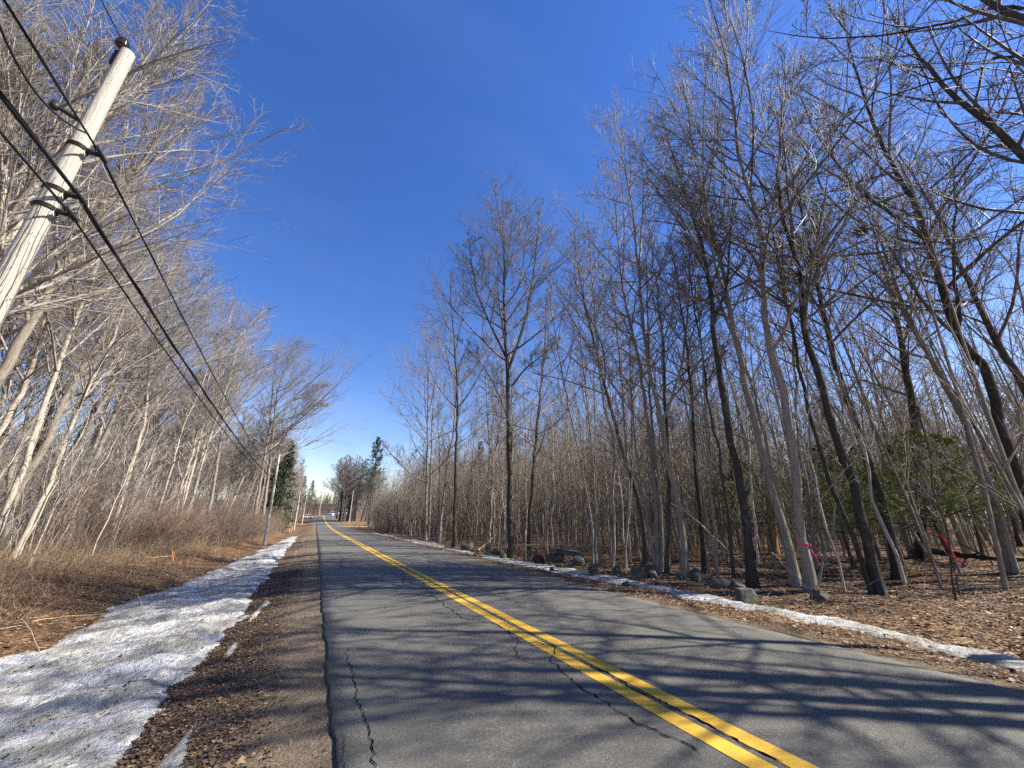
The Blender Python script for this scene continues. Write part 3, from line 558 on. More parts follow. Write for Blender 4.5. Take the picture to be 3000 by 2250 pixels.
HERO = [
 # right-hand row: pixels, top height, radius, preset, bark, twigs, label, extra limbs
 ([(1247,1586),(1250,1400),(1254,1200),(1252,1050),(1248,940)], 17, .17, dict(UP, w=.27), 'bark_grey', 'twig_grey', 'tall grey twin-stemmed bare tree with one long low limb reaching out over the road', [([(1256,1588),(1262,1400),(1266,1250),(1275,1100),(1285,960)], .13), ([(1250,1417),(1200,1385),(1170,1355),(1130,1310),(1108,1285)], .08)]),
 ([(1285,1588),(1300,1450),(1312,1340),(1328,1266),(1335,1120),(1330,1000)], 17, .15, UP, 'bark_grey', 'twig_grey', 'grey bare tree leaning away from the twin-stemmed tree beside it', []),
 ([(1331,1603),(1334,1450),(1336,1300),(1341,1200),(1335,1050),(1322,900),(1318,800)], 18, .18, UP, 'bark_dark', 'twig_dark', 'straight dark bare tree just beyond the pale round boulder', []),
 ([(1345,1591),(1358,1520),(1368,1498),(1380,1390),(1391,1266),(1398,1150)], 13, .06, THIN, 'bark_brown', 'twig_grey', 'thin crooked brown tree rising behind the pale round boulder', []),
 ([(1428,1598),(1436,1520),(1441,1432),(1446,1349),(1460,1280),(1471,1200),(1470,1080),(1462,960)], 16, .17, UP, 'bark_grey', 'twig_grey', 'forked grey bare tree with a sunlit side behind the pointed slab', [([(1444,1355),(1435,1290),(1428,1200),(1420,1060),(1412,920)], .10)]),
 ([(1498,1634),(1494,1480),(1491,1316),(1489,1200),(1487,1070),(1478,960),(1478,840),(1475,700),(1472,580)], 20.5, .21, dict(UP, w=.27, n1=32, t0=.42, n2=10, n4=3), 'bark_dark', 'twig_dark', 'big dark oak-like tree with a straight black trunk and rounded crown', [([(1488,1085),(1520,1000),(1540,925),(1560,820),(1575,700),(1580,590)], .12), ([(1488,1060),(1470,1020),(1440,960),(1400,860),(1380,760),(1372,680)], .09), ([(1500,1130),(1540,1080),(1590,1040),(1640,990)], .07), ([(1490,1390),(1500,1290),(1470,1180),(1420,1080),(1340,990)], .05)]),
 ([(1544,1628),(1552,1500),(1562,1399),(1569,1293),(1578,1200),(1590,1080),(1598,960)], 16, .14, dict(UP, t0=.3, a0=80, w=.2), 'bark_brown', 'twig_grey', 'brown bare tree with level dead branches beside the splintered stump', []),
 ([(1735,1650),(1733,1533),(1706,1376),(1690,1298),(1668,1200),(1640,1060),(1615,900),(1600,760)], 15.5, .06, THIN, 'bark_tan', 'twig_grey', 'thin pale stem leaning out of the clump beside the light-topped rock', []),
 ([(1747,1648),(1746,1560),(1744,1474),(1735,1340),(1720,1180),(1700,1000),(1690,840)], 15.5, .055, THIN, 'bark_tan', 'twig_grey', 'straightest pale stem of the clump beside the light-topped rock', []),
 ([(1760,1643),(1752,1533),(1745,1420),(1744,1300),(1742,1150),(1738,1000)], 14, .045, THIN, 'bark_tan', 'twig_grey', 'slimmest pale stem of the clump beside the light-topped rock', []),
 ([(1792,1662),(1801,1580),(1800,1513),(1792,1440),(1801,1337),(1785,1250),(1768,1170),(1750,1020),(1738,860),(1728,740)], 16.5, .07, THIN, 'bark_tan', 'twig_grey', 'wavy pale tree standing alone between two pale clumps', []),
 ([(1831,1666),(1838,1533),(1845,1430),(1834,1317),(1826,1200),(1815,1050),(1800,900)], 14.5, .065, THIN, 'bark_tan', 'twig_grey', 'pale slim tree with a stem that divides near the ground', [([(1836,1560),(1850,1450),(1852,1330),(1850,1200),(1845,1080)], .045)]),
 ([(1888,1656),(1886,1553),(1868,1455),(1829,1337),(1790,1200),(1755,1060),(1715,900),(1690,760),(1680,640)], 16.5, .13, UP, 'bark_brown', 'twig_dark', 'brown bare tree that bends towards the road, behind the pale stems', []),
 ([(1930,1674),(1925,1560),(1922,1474),(1907,1317),(1892,1200),(1868,1040),(1830,880),(1810,700),(1800,560),(1795,470)], 18.5, .11, UP, 'bark_grey', 'twig_grey', 'multi-stemmed grey tree with five tight stems on the leafy ground', [([(1938,1674),(1936,1560),(1935,1455),(1911,1278),(1905,1200),(1900,1020),(1895,840),(1890,640)], .09), ([(1920,1674),(1905,1560),(1885,1440),(1862,1300),(1850,1150),(1845,980)], .08)]),
 ([(1954,1676),(1958,1550),(1960,1435),(1955,1310),(1950,1200),(1945,1050),(1930,900)], 15, .10, UP, 'bark_brown', 'twig_grey', 'straight brown tree close beside the thick banded pale trunk', []),
 ([(2003,1682),(2003,1600),(1997,1533),(1970,1415),(1943,1278),(1931,1200),(1900,1060),(1880,900),(1868,760),(1850,600),(1820,440),(1800,330)], 18.5, .13, UP, 'bark_tan', 'twig_grey', 'thick pale banded trunk curving out of the leaves beside a mossy rock', [([(1938,1240),(1990,1100),(2010,960),(2020,820),(2020,640)], .07)]),
 ([(2066,1674),(2058,1580),(2048,1474),(2038,1360),(2029,1239),(2025,1150),(2010,1000),(1990,860)], 14, .11, UP, 'bark_dark', 'twig_dark', 'dark brown tree standing back from the mossy rocks', []),
 ([(2103,1690),(2095,1560),(2084,1455),(2075,1330),(2068,1239),(2060,1100),(2050,950)], 12.5, .045, THIN, 'bark_tan', 'twig_grey', 'very thin pale tree behind the flat mossy rock', []),
 ([(2148,1690),(2142,1580),(2127,1474),(2105,1320),(2080,1200),(2060,1050),(2035,900),(2020,760)], 14, .06, THIN, 'bark_brown', 'twig_grey', 'thin brown tree a step before the big charcoal trunk', []),
 ([(2205,1717),(2196,1610),(2182,1513),(2158,1357),(2127,1220),(2110,1100),(2090,980),(2080,860),(2050,700),(2000,540),(1960,420),(1935,330)], 17.5, .145, dict(UP, t0=.45), 'bark_dark', 'twig_dark', 'charcoal-black rough trunk right behind the squared grey boulder', [([(2088,960),(2130,820),(2140,680),(2150,540)], .06)]),
 ([(2222,1650),(2215,1560),(2206,1470),(2196,1357),(2188,1200),(2186,1050),(2180,900)], 13, .06, THIN, 'bark_white', 'twig_grey', 'slender chalk-white birch behind the charcoal trunk', []),
 ([(2330,1713),(2310,1600),(2281,1507),(2240,1350),(2205,1208),(2170,1060),(2150,960),(2120,800),(2075,640),(2040,480),(2010,300),(2000,200)], 19, .145, dict(UP, n1=34), 'bark_tan', 'twig_grey', 'tall pale banded tree leaning behind the ribbon-marked trunk', [([(2160,1010),(2100,870),(2060,760),(2000,650),(1930,560),(1870,490)], .06)]),
 ([(2374,1726),(2362,1640),(2346,1534),(2327,1371),(2311,1236),(2290,1130),(2262,1050),(2240,900),(2232,800),(2222,650),(2170,480),(2150,330),(2135,217),(2130,70),(2128,10)], 22, .145, dict(UP, n1=36, t0=.36, n2=9), 'bark_tan', 'twig_dark', 'tall pale trunk with a pink ribbon tied round it, thin crown high over the road', [([(2258,1040),(2300,960),(2340,860),(2390,740),(2400,600)], .06), ([(2232,810),(2180,720),(2080,640),(2000,560),(1940,520)], .06)]),
 ([(2390,1669),(2386,1590),(2379,1507),(2360,1410),(2341,1317),(2332,1200),(2330,1100),(2320,960),(2300,820),(2290,660)], 17, .08, UP, 'bark_tan', 'twig_grey', 'slender pale stem close beside the ribbon-marked trunk', []),
 ([(2390,1712),(2412,1620),(2439,1534),(2455,1450),(2466,1371),(2474,1290)], 6.5, .035, dict(THIN, n1=14, t0=.3), 'bark_tan', 'twig_grey', 'young pale sapling-like stem that leans the opposite way to its neighbours', []),
 ([(2574,1740),(2556,1650),(2536,1561),(2493,1398),(2439,1252),(2401,1100),(2366,1012),(2352,940),(2345,795),(2300,660),(2280,520),(2290,380),(2300,240)], 18, .15, dict(UP, n1=30), 'bark_dark', 'twig_dark', 'stout dark trunk of a leaning pair, bark lit down one edge', []),
 ([(2558,1740),(2520,1620),(2471,1507),(2430,1400),(2401,1317),(2370,1200),(2340,1080),(2320,960)], 14, .075, THIN, 'bark_dark', 'twig_dark', 'slimmer dark trunk of a leaning pair, sharing its foot with the stout one', []),
 ([(2634,1697),(2620,1620),(2601,1534),(2560,1400),(2525,1290),(2490,1190),(2460,1100),(2420,950),(2390,800)], 19, .15, UP, 'bark_dark', 'twig_dark', 'dark tree standing behind the leaning pair of dark trunks', []),
 ([(2704,1631),(2698,1480),(2690,1300),(2672,1180),(2650,1060),(2620,900)], 19, .30, UP, 'bark_dark', 'twig_dark', 'thick dark trunk deep in the woods before the green young pines', []),
 ([(2797,1756),(2790,1680),(2780,1588),(2742,1452),(2722,1330),(2706,1250),(2688,1190)], 4.2, .022, dict(THIN, n1=12, n2=4, n3=3, n4=0, t0=.3), 'bark_brown', 'twig_grey', 'skinny sapling that carries a long red ribbon', [([(2812,1745),(2800,1690),(2790,1640)], .015)]),
 ([(2959,1675),(2940,1560),(2900,1430),(2850,1300),(2824,1230),(2760,1110),(2700,1000),(2640,880),(2600,760)], 19, .17, UP, 'bark_grey', 'twig_grey', 'grey leaning tree behind the green young pines', []),
 ([(3060,1700),(3010,1520),(2980,1400),(2921,1208),(2887,1085),(2800,976),(2757,831),(2713,709),(2677,593),(2590,434),(2533,289),(2489,145),(2465,10)], 21, .19, dict(SPREAD, t0=.3, n1=34, w=.26), 'bark_dark', 'twig_dark', 'huge dark leaning tree with lichened bark and long arching limbs', [([(2712,700),(2640,650),(2560,590),(2480,520),(2400,400),(2330,260)], .09), ([(2700,715),(2600,690),(2500,640),(2420,570),(2380,480),(2330,380)], .07), ([(2800,990),(2815,900),(2790,760),(2800,620),(2790,460)], .08)]),
 ([(2990,1600),(2960,1500),(2900,1360),(2840,1220),(2760,1090),(2720,980),(2690,860),(2640,700),(2620,520)], 17, .12, UP, 'bark_dark', 'twig_dark', 'slim dark tree leaning alongside the huge lichened one', []),
]
for k, (px, top, r, p, bm, tm, lab, ex) in enumerate(HERO):
    C = trace(px, top=top); b = C[0]
    make_tree('bare_tree', C, r * .8, p, M[bm], M[tm], 100 + k, lab, GR, extra=[(limb(q, b), rr * .8) for q, rr in ex])
LHERO = [
 ([(8,1624),(30,1485),(84,1380),(139,1295),(177,1190),(236,1084),(278,1025),(330,920),(370,800)], (-12.5, 27), 17, .24, ROADSIDE, 'bark_grey', 'twig_warm', 'stoutest leaning trunk over the leafy bank, pinkish grey and twisted', [([(14,1600),(25,1422),(63,1295),(127,1190),(169,1084),(211,1000),(250,880),(270,760)], .12)]),
 ([(202,1590),(228,1443),(270,1337),(295,1253),(329,1127),(346,1021),(380,900),(400,790)], None, 18, .19, ROADSIDE, 'bark_pale', 'twig_warm', 'pale banded trunk behind the fallen log', []),
 ([(236,1582),(287,1422),(321,1337),(371,1232),(405,1160),(430,1055),(450,960),(480,860)], None, 18, .20, ROADSIDE, 'bark_grey', 'twig_warm', 'smooth grey leaning trunk next to the pale banded one', []),
 ([(422,1561),(430,1477),(447,1422),(470,1370),(500,1300),(540,1210)], None, 15, .13, ROADSIDE, 'bark_pale', 'twig_warm', 'pale crooked tree at the edge of the brown brush', []),
 ([(468,1548),(523,1443),(548,1358),(565,1274),(575,1180),(590,1080)], (-14.5, 52), 18, .2, ROADSIDE, 'bark_grey', 'twig_warm', 'grey bare tree rising out of the thickest brush', []),
 ([(540,1537),(578,1401),(608,1253),(637,1127),(650,1040),(666,960),(690,880)], (-11.5, 50), 19, .24, dict(ROADSIDE, n1=34), 'bark_pale', 'twig_warm', 'tall pale trunk with open light crown above the wires', [([(612,1240),(640,1160),(670,1095),(720,1060),(745,1050)], .09), ([(645,1060),(690,1000),(760,920),(800,900)], .1)]),
 ([(500,1540),(520,1447),(522,1358),(540,1287),(560,1190),(575,1100)], (-17, 48), 16, .14, ROADSIDE, 'bark_pale', 'twig_grey', 'pale slender trunk half hidden by brush', []),
 ([(755,1565),(772,1359),(790,1250),(800,1127),(810,1060),(830,1010)], (-7.0, 61), 21, .26, dict(SPREAD, w=.34, n1=30, n2=10, n3=7, n4=4, t0=.36, bias=(.5, 0, 0)), 'bark_grey', 'twig_grey', 'broad round-crowned maple arching over the road beyond the second pole', [([(764,1560),(785,1401),(802,1253),(815,1140),(850,1060),(880,1020)], .22), ([(815,1240),(870,1215),(915,1190),(960,1190)], .10), ([(810,1200),(870,1165),(920,1135),(960,1130)], .09)]),
 ([(0,740),(60,590),(190,480),(252,424),(311,331),(424,239),(470,180),(500,90)], (-10.0, 13.8), 17.5, .2, dict(ROADSIDE, n1=36, n2=10, t0=.4), 'bark_pale', 'twig_warm', 'pale curving tree whose big limb passes behind the near pole top', [([(190,480),(230,350),(250,230),(300,120)], .09)]),
 ([(-60,900),(0,720),(10,560),(20,420),(30,300)], (-11.0, 11.0), 14, .16, dict(ROADSIDE, n1=34), 'bark_pale', 'twig_warm', 'light-barked tree behind the near pole with a broken zigzag top limb', [([(15,409),(30,358),(68,346),(61,257),(84,189),(127,169),(152,143)], .05)]),
]
for k, (px, bs, top, r, p, bm, tm, lab, ex) in enumerate(LHERO):
    C = trace(px if bs is None else px[(1 if px[0][1] > 1500 else 0):], base=bs, top=top); b = C[0]
    make_tree('bare_tree', C, r * .82, p, M[bm], M[tm], 200 + k, lab, GL, extra=[(limb(q, b), rr) for q, rr in ex])
# off the frame: the tree beside the road whose boughs hang across the top corner
b0 = np.array(gp(14.0, -2.0)); near = lambda q: np.array([ray(x, y) * s + np.array([0, 0, CAMH]) for x, y, s in q])
Cn = np.array([b0, b0 + [-.1, .1, 3], b0 + [-.3, .2, 7], b0 + [-.2, .5, 11], b0 + [0, .6, 16]])
def bough(h, q): return np.vstack([[b0 + [-.2, .3, h]], near(q)])
make_tree('bare_tree', Cn, .22, dict(SPREAD, n1=18, n2=6, n3=5, n4=2, w=.20, t0=.5, rt=.005), M['bark_dark'], M['twig_dark'], 301,
          'dark tree whose long level boughs cross the top corner of the sky', GR,
          extra=[(bough(8, [(3000, 25, 9), (2800, 62, 8.6), (2600, 100, 8.3), (2420, 110, 8.0), (2250, 90, 7.8)]), .05), (bough(7, [(3000, 165, 9.2), (2850, 215, 9), (2650, 265, 8.8), (2500, 330, 8.6), (2380, 390, 8.4)]), .045),
                 (bough(6, [(3000, 335, 9.5), (2870, 355, 9.3), (2770, 357, 9.2), (2730, 270, 9.1), (2690, 190, 9.0), (2600, 130, 8.9), (2540, 90, 8.8)]), .036), (bough(5.2, [(3000, 440, 9.8), (2850, 500, 9.5), (2700, 540, 9.3), (2560, 600, 9.1)]), .026),
                 (bough(4.5, [(3000, 678, 10), (2880, 690, 9.8), (2780, 712, 9.7), (2680, 690, 9.6), (2540, 600, 9.5), (2420, 480, 9.4)]), .03)])

# ------------------------------------------------------------------ the rest of the woods: copies of grown trees
def proto(name, H, r, p, bm, tm, seed, cat='tree', lean=0.6, kinkc=.25, **kw):
    rng = np.random.RandomState(seed); n = 6; z = np.linspace(0, H, n); C = np.zeros((n, 3)); C[:, 2] = z
    C[1:, :2] = np.cumsum(rng.normal(0, kinkc, (n - 1, 2)), axis=0) * np.linspace(.3, 1, n - 1)[:, None]
    return make_tree(name, C, r, p, M[bm], M[tm], seed, cat=cat, **kw)
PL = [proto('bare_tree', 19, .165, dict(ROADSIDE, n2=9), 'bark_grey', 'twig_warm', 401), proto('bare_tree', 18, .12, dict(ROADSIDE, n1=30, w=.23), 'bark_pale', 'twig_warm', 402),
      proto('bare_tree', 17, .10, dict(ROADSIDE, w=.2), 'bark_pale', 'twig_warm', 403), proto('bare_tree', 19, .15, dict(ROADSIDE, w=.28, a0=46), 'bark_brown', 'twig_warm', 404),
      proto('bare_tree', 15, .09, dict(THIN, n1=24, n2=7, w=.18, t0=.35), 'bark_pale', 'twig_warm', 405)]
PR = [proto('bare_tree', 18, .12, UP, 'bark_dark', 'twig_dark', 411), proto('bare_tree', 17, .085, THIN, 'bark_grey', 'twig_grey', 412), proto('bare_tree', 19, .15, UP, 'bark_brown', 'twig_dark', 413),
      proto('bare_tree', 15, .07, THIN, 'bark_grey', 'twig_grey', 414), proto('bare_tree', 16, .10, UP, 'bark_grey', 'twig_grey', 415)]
FAR = dict(minr=.011)
PG = [proto('bare_tree', 20, .34, dict(SPREAD, n4=4, **FAR), 'bark_dark', 'twig_dark', 418)]
PF = [proto('bare_tree', 18, .17, dict(ROADSIDE, n4=3, **FAR), 'bark_grey', 'twig_warm', 451), proto('bare_tree', 17, .14, dict(ROADSIDE, **FAR), 'bark_pale', 'twig_warm', 452), proto('bare_tree', 18, .14, dict(UP, **FAR), 'bark_brown', 'twig_grey', 453), proto('bare_tree', 16, .10, dict(THIN, **FAR), 'bark_grey', 'twig_grey', 454)]
PSUN = [proto('bare_tree', 19, .2, dict(SPREAD, n1=22, n2=6, n3=4, n4=0, t0=.35), 'bark_dark', 'twig_dark', 416), proto('bare_tree', 17, .16, dict(UP, n1=20, n2=5, n3=3, n4=0), 'bark_brown', 'twig_dark', 417)]
SM = dict(a0=45, a1=25, w=.22, n1=16, n2=5, n3=4, n4=0, t0=.25, rt=.006, flare=.1, sides=5, kink=.04)
PS = [proto('sapling', H, r, SM, bm, tm, 420 + i, cat='young tree', kinkc=.10) for i, (H, r, bm, tm) in enumerate([(7, .03, 'bark_pale', 'twig_warm'), (5, .022, 'bark_grey', 'twig_grey'), (9, .04, 'bark_grey', 'twig_grey'), (4, .018, 'bark_brown', 'twig_brush'), (13, .055, 'bark_tan', 'twig_grey'), (11, .045, 'bark_pale', 'twig_grey')])]
def brush_proto(seed, n, H, spread):
    rng = np.random.RandomState(seed); e = bpy.data.objects.new('leafless_shrub', None); COL.objects.link(e); e['category'] = 'shrub'
    S = np.c_[rng.normal(0, spread, (n, 2)), np.full(n, -.1)]; D = np.c_[rng.normal(.12, .30, (n, 2)), np.ones(n)]
    L = H * rng.uniform(.45, 1.1, n); P, R = grow(rng, S, D, L, np.full(n, .011), 7, .10, .02, .004)
    V, F = tubes(P, R, 4); link('stems', mesh_np('stems', V, F, M['twig_brush']), e)
    s = kids(rng, P, R, L, 7, .25, .98, 32, .45, .6, up=.1); P2, R2 = grow(rng, *s, 4, .15, .03, .003)
    s3 = kids(rng, P2, R2, s[2], 4, .2, .95, 35, .5, .6); P3, R3 = grow(rng, *s3, 3, .15, .03, .003)
    Va, Fa = tubes(P2, np.maximum(R2, .0035), 3); Vb, Fb = tubes(P3, np.maximum(R3, .003), 3)
    link('twigs', mesh_np('twigs', np.vstack([Va, Vb]), np.vstack([Fa, Fb + len(Va)]), M['twig_brush']), e); return e
PB = [brush_proto(431, 34, 2.6, .55), brush_proto(432, 26, 3.4, .6), brush_proto(433, 42, 1.9, .7)]
rng = np.random.RandomState(77)
used = {}
def place(protos, x, y, label, group, s=(.85, 1.15), tilt=.05, lean=0.0, w=None):
    p = protos[rng.choice(len(protos), p=w)]; sc_ = rng.uniform(*s); rot = (rng.normal(0, tilt), rng.normal(lean, tilt), 0)
    from mathutils import Euler
    e = (Euler(rot).to_matrix() @ Euler((0, 0, rng.rand() * 6.28 if lean == 0 else rng.normal(0, .5))).to_matrix()).to_euler()
    loc = gp(x, y, -.03)
    if callable(label): label = label(p, x, y)
    if p.name not in used:
        used[p.name] = 1; p.location = loc; p.rotation_euler = e; p.scale = (sc_,) * 3; p['label'] = label; p['group'] = group; return p
    return copy_tree(p, loc, e, sc_, label, group)
taken = [(-12.5, 27), (-14.8, 38), (-15.6, 42), (-10, 13.8), (-11, 11)]
def free(x, y, d):
    for a, b in taken:
        if (a - x) ** 2 + (b - y) ** 2 < d * d: return False
    taken.append((x, y)); return True
cnt = 0
def zone(y, cuts, names):
    for c, n_ in zip(cuts, names):
        if y < c: return n_
    return names[-1]
def lab_left(p, x, y):
    k = {id(q.name) if 0 else q.name: i for i, q in enumerate(PL + PF[:2])}.get(p.name, 0) % 5
    d = -8.6 - x; row = 'fronting the' if d < 2.2 else 'a row back in the' if d < 5 else 'deep inside the'
    return '%s tree %s sunlit wood %s' % (['stout grey', 'pale banded', 'slim pale', 'wide-crowned', 'thin pale'][k], row, zone(y, [18, 26, 34, 42, 54, 72, 95, 125, 160], ['level with the near pole', 'just past the near pole', 'well short of the second pole', 'just before the second pole', 'just past the second pole', 'by the arching maple', 'by the third pole', 'past the third pole', 'far up the road', 'up near the crest']))
def lab_right(p, x, y):
    k = {q.name: i for i, q in enumerate(PR + PF[2:])}.get(p.name, 0) % 5; d = x - 11.5; row = 'fronting the' if d < 4 else 'midway into the' if d < 12 else 'far back in the'
    return '%s tree %s shaded wood, %s' % (['slim dark', 'thin grey', 'brown', 'very thin grey', 'grey'][k], row, zone(y, [5, 12, 20, 30, 42, 58, 80, 110, 140], ['beyond the red ribbon', 'beyond the pink ribbon', 'beyond the charcoal trunk', 'beyond the flat stone slab', 'beyond the pointed slab', 'by the twin-stemmed tree', 'where snow thins out', 'short of the sandy driveway', 'past the sandy driveway', 'near the crest grove']))
def lab_zone(text, side, kinds, P):
    names = ['nearest the viewpoint', 'short of the second pole', 'abreast of the second pole', 'between second pole and maple', 'by the arching maple', 'past the arching maple'] if side < 0 else ['by the ribboned trees', 'behind the mossy rocks', 'behind the flat stone slab', 'behind the pointed slab', 'along the thin snow strip', 'far along the road']
    def f(p, x, y):
        k = {q.name: i for i, q in enumerate(P)}.get(p.name, None)
        k = kinds[p.get('sort', 0)] if k is None else kinds[k]
        a = abs(x); row = (['on the verge', 'at the wood edge', 'inside the wood'][0 if a < 8 else 1 if a < 11 else 2]) if side < 0 else (['at the front', 'a little way in', 'deeper in'][0 if a < 13 else 1 if a < 18 else 2])
        return '%s %s %s, %s' % (k, text, row, zone(y, [20, 32, 44, 58, 72] if side < 0 else [12, 20, 32, 48, 70], names))
    return f
KS = ['slim pale', 'short grey', 'tall grey', 'small brown', 'very tall tan', 'tall pale']; KB = ['tangled', 'tall loose', 'low dense']
LB1 = (lab_left, 'sunlit trees of the wood behind the power line')
# left wood
n = 0
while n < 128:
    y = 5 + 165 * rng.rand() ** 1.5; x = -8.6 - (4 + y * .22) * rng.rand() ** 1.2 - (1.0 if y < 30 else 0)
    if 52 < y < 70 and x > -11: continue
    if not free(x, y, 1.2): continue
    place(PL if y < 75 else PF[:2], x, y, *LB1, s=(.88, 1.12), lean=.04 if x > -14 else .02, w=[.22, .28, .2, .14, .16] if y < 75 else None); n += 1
LB2 = (lab_right, 'trees of the shaded wood behind the stone row')
n = 0
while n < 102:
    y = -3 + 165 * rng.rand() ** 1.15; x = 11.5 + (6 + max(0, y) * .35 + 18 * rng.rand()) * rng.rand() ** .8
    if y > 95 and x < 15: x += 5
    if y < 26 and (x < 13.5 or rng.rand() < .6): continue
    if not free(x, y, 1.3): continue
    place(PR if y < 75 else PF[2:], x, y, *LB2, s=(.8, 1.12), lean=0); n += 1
# outside the frame, towards the sun: they shade the road
LB3 = ('leafless roadside tree behind the viewpoint, towards the sun', 'trees towards the sun')
keep_ = rng; rng = np.random.RandomState(12)
for x, y in [(10.9, -1.0), (12.9, .3), (13.4, -2.6), (12.5, -5.5), (16, -3.5), (11.2, -10), (19, -10), (14, -15)]:
    place(PSUN[1:] if y > -3 else PSUN, x, y, *LB3, s=(.9, 1.02), tilt=.012)
rng = keep_
# saplings
LB4 = (lab_zone('sapling', 1, KS, PS), 'saplings in the woods')
n = 0
while n < 205:
    y = 6 + 90 * rng.rand() ** 1.2; x = 10.6 + (3 + 20 * rng.rand()) * rng.rand(); place(PS + PS[4:], x, y, *LB4, s=(.7, 1.2)); n += 1
LB5 = (lab_zone('sapling in the brush', -1, KS, PS), 'saplings in the brush')
n = 0
while n < 90:
    y = 16 + 70 * rng.rand() ** 1.2; x = -8.0 - 9 * rng.rand() ** 1.3; place(PS[:1] + PS[3:4] + PS[5:], x, y, *LB5, s=(.7, 1.15), lean=.1); n += 1
LB6 = (lab_zone('leafless shrub', -1, KB, PB), 'shrubs on the bank')
n = 0
while n < 150:
    y = 17 + 75 * rng.rand() ** 1.1; f = min(1, max(0, (y - 24) / 10)); x = -9.2 + 3.6 * f - 6.5 * rng.rand() ** 1.2
    if y < 31 and rng.rand() < .8: continue
    if y < 26: x -= 2.0
    place(PB, x, y, *LB6, s=(.7, 1.1), lean=.08); n += 1
LB7 = (lab_zone('leafless shrub', 1, KB, PB), 'shrubs in the shaded wood')
for k in range(60):
    y = 22 + 70 * rng.rand(); x = 11.5 + 22 * rng.rand(); place(PB[2:], x, y, *LB7, s=(.5, .9))
# the woods beyond: more trunks than one can count
def distant(name, n, xf, seed, mt, mc, Hs=(13, 19), low=.28, fat=1.0):
    rng = np.random.RandomState(seed); X, Y = xf(rng, n); Z = ground(X, Y) - .1; H = rng.uniform(*Hs, n)
    S = np.stack([X, Y, Z], 1); P, R = grow(rng, S, np.c_[rng.normal(0, .04, (n, 2)), np.ones(n)], H, rng.uniform(.05, .17, n), 8, .035, .05, .02)
    V, F = tubes(P, R, 5); A = [(V, F, mt)]
    s = kids(rng, P, R, H, 18, low, .98, 45, .24, .45, up=.15); P1, R1 = grow(rng, *s, 5, .1, .1, .012); R1 = np.maximum(R1, .010 * fat)
    s2 = kids(rng, P1, R1, s[2], 6, .15, .98, 38, .5, .6, up=.1); P2, R2 = grow(rng, *s2, 3, .12, .05, .01); R2 = np.maximum(R2, .008 * fat)
    s3 = kids(rng, P2, R2, s2[2], 3, .1, .98, 36, .55, .6, up=.1); P3, R3 = grow(rng, *s3, 2, .1, .05, .01); R3 = np.maximum(R3, .007 * fat)
    a = [tubes(P1, R1, 3), tubes(P2, R2, 3), tubes(P3, R3, 3)]; Vs = []; Fs = []; o = 0
    for v, f in a: Vs.append(v); Fs.append(f + o); o += len(v)
    e = bpy.data.objects.new(name, None); COL.objects.link(e); e['kind'] = 'stuff'; e['label'] = 'far leafless woods that read as one grey-brown mass'; e['category'] = 'woods'
    link('trunks', mesh_np('trunks', V, F, mt), e)['kind'] = 'stuff'; link('crowns', mesh_np('crowns', np.vstack(Vs), np.vstack(Fs), mc), e)['kind'] = 'stuff'
distant('distant_woods', 560, lambda r, n: ((lambda y: (22 + y * .2 + 60 * r.rand(n), y))(2 + 180 * r.rand(n))), 501, M['bark_grey'], M['twig_grey'])
distant('distant_woods', 260, lambda r, n: ((lambda y: (-14 - y * .15 - 40 * r.rand(n), y))(20 + 180 * r.rand(n))), 502, M['bark_pale'], M['twig_warm'])
distant('distant_woods', 220, lambda r, n: ((lambda y: (np.where(r.rand(n) < .5, 13 + 60 * r.rand(n), -7 - 50 * r.rand(n)), y))(180 + 190 * r.rand(n))), 503, M['bark_grey'], M['twig_grey'])
distant('distant_woods', 420, lambda r, n: (-40 + 110 * r.rand(n), 335 + 110 * r.rand(n)), 504, M['bark_brown'], M['twig_dark'], (10, 16), .05, 3.5)
distant('distant_woods', 160, lambda r, n: (np.where(r.rand(n) < .45, -9 - 30 * r.rand(n), 16 + 30 * r.rand(n)), 200 + 110 * r.rand(n)), 507, M['bark_grey'], M['twig_grey'], (10, 16), .08, 2.5)

distant('distant_woods', 520, lambda r, n: ((lambda a, d: (d * np.sin(a), d * np.cos(a)))(np.radians(12 + 72 * r.rand(n)), 62 + 60 * r.rand(n))), 505, M['bark_dark'], M['twig_dark'], (9, 17), .08, 2.0)
distant('distant_woods', 260, lambda r, n: ((lambda a, d: (-6 - d * np.sin(a), d * np.cos(a)))(np.radians(14 + 30 * r.rand(n)), 65 + 60 * r.rand(n))), 506, M['bark_grey'], M['twig_warm'], (9, 17), .08, 2.0)
def understory(name, n, xf, seed, m, H, label, wig=.05):
    rng = np.random.RandomState(seed); X, Y = xf(rng, n); H = rng.uniform(*H, n) * rng.uniform(.6, 1, n)
    P, R = grow(rng, np.stack([X, Y, ground(X, Y) - .1], 1), np.c_[rng.normal(0, .09, (n, 2)), np.ones(n)], H, .008 + .0035 * H, 6, wig, .03, .004)
    V, F = tubes(P, R, 4); s = kids(rng, P, R, H, 9, .2, .98, 42, .3, .6, up=.1); P1, R1 = grow(rng, *s, 4, .12, .08, .004); V1, F1 = tubes(P1, np.maximum(R1, .0045), 3)
    s = kids(rng, P1, R1, s[2], 3, .2, .95, 38, .5, .6, up=.1); P2, R2 = grow(rng, *s, 3, .12, .05, .004); V2, F2 = tubes(P2, np.maximum(R2, .004), 3)
    link(name, mesh_np(name, np.vstack([V, V1, V2]), np.vstack([F, F1 + len(V), F2 + len(V) + len(V1)]), m), kind='stuff', label=label, cat='undergrowth')
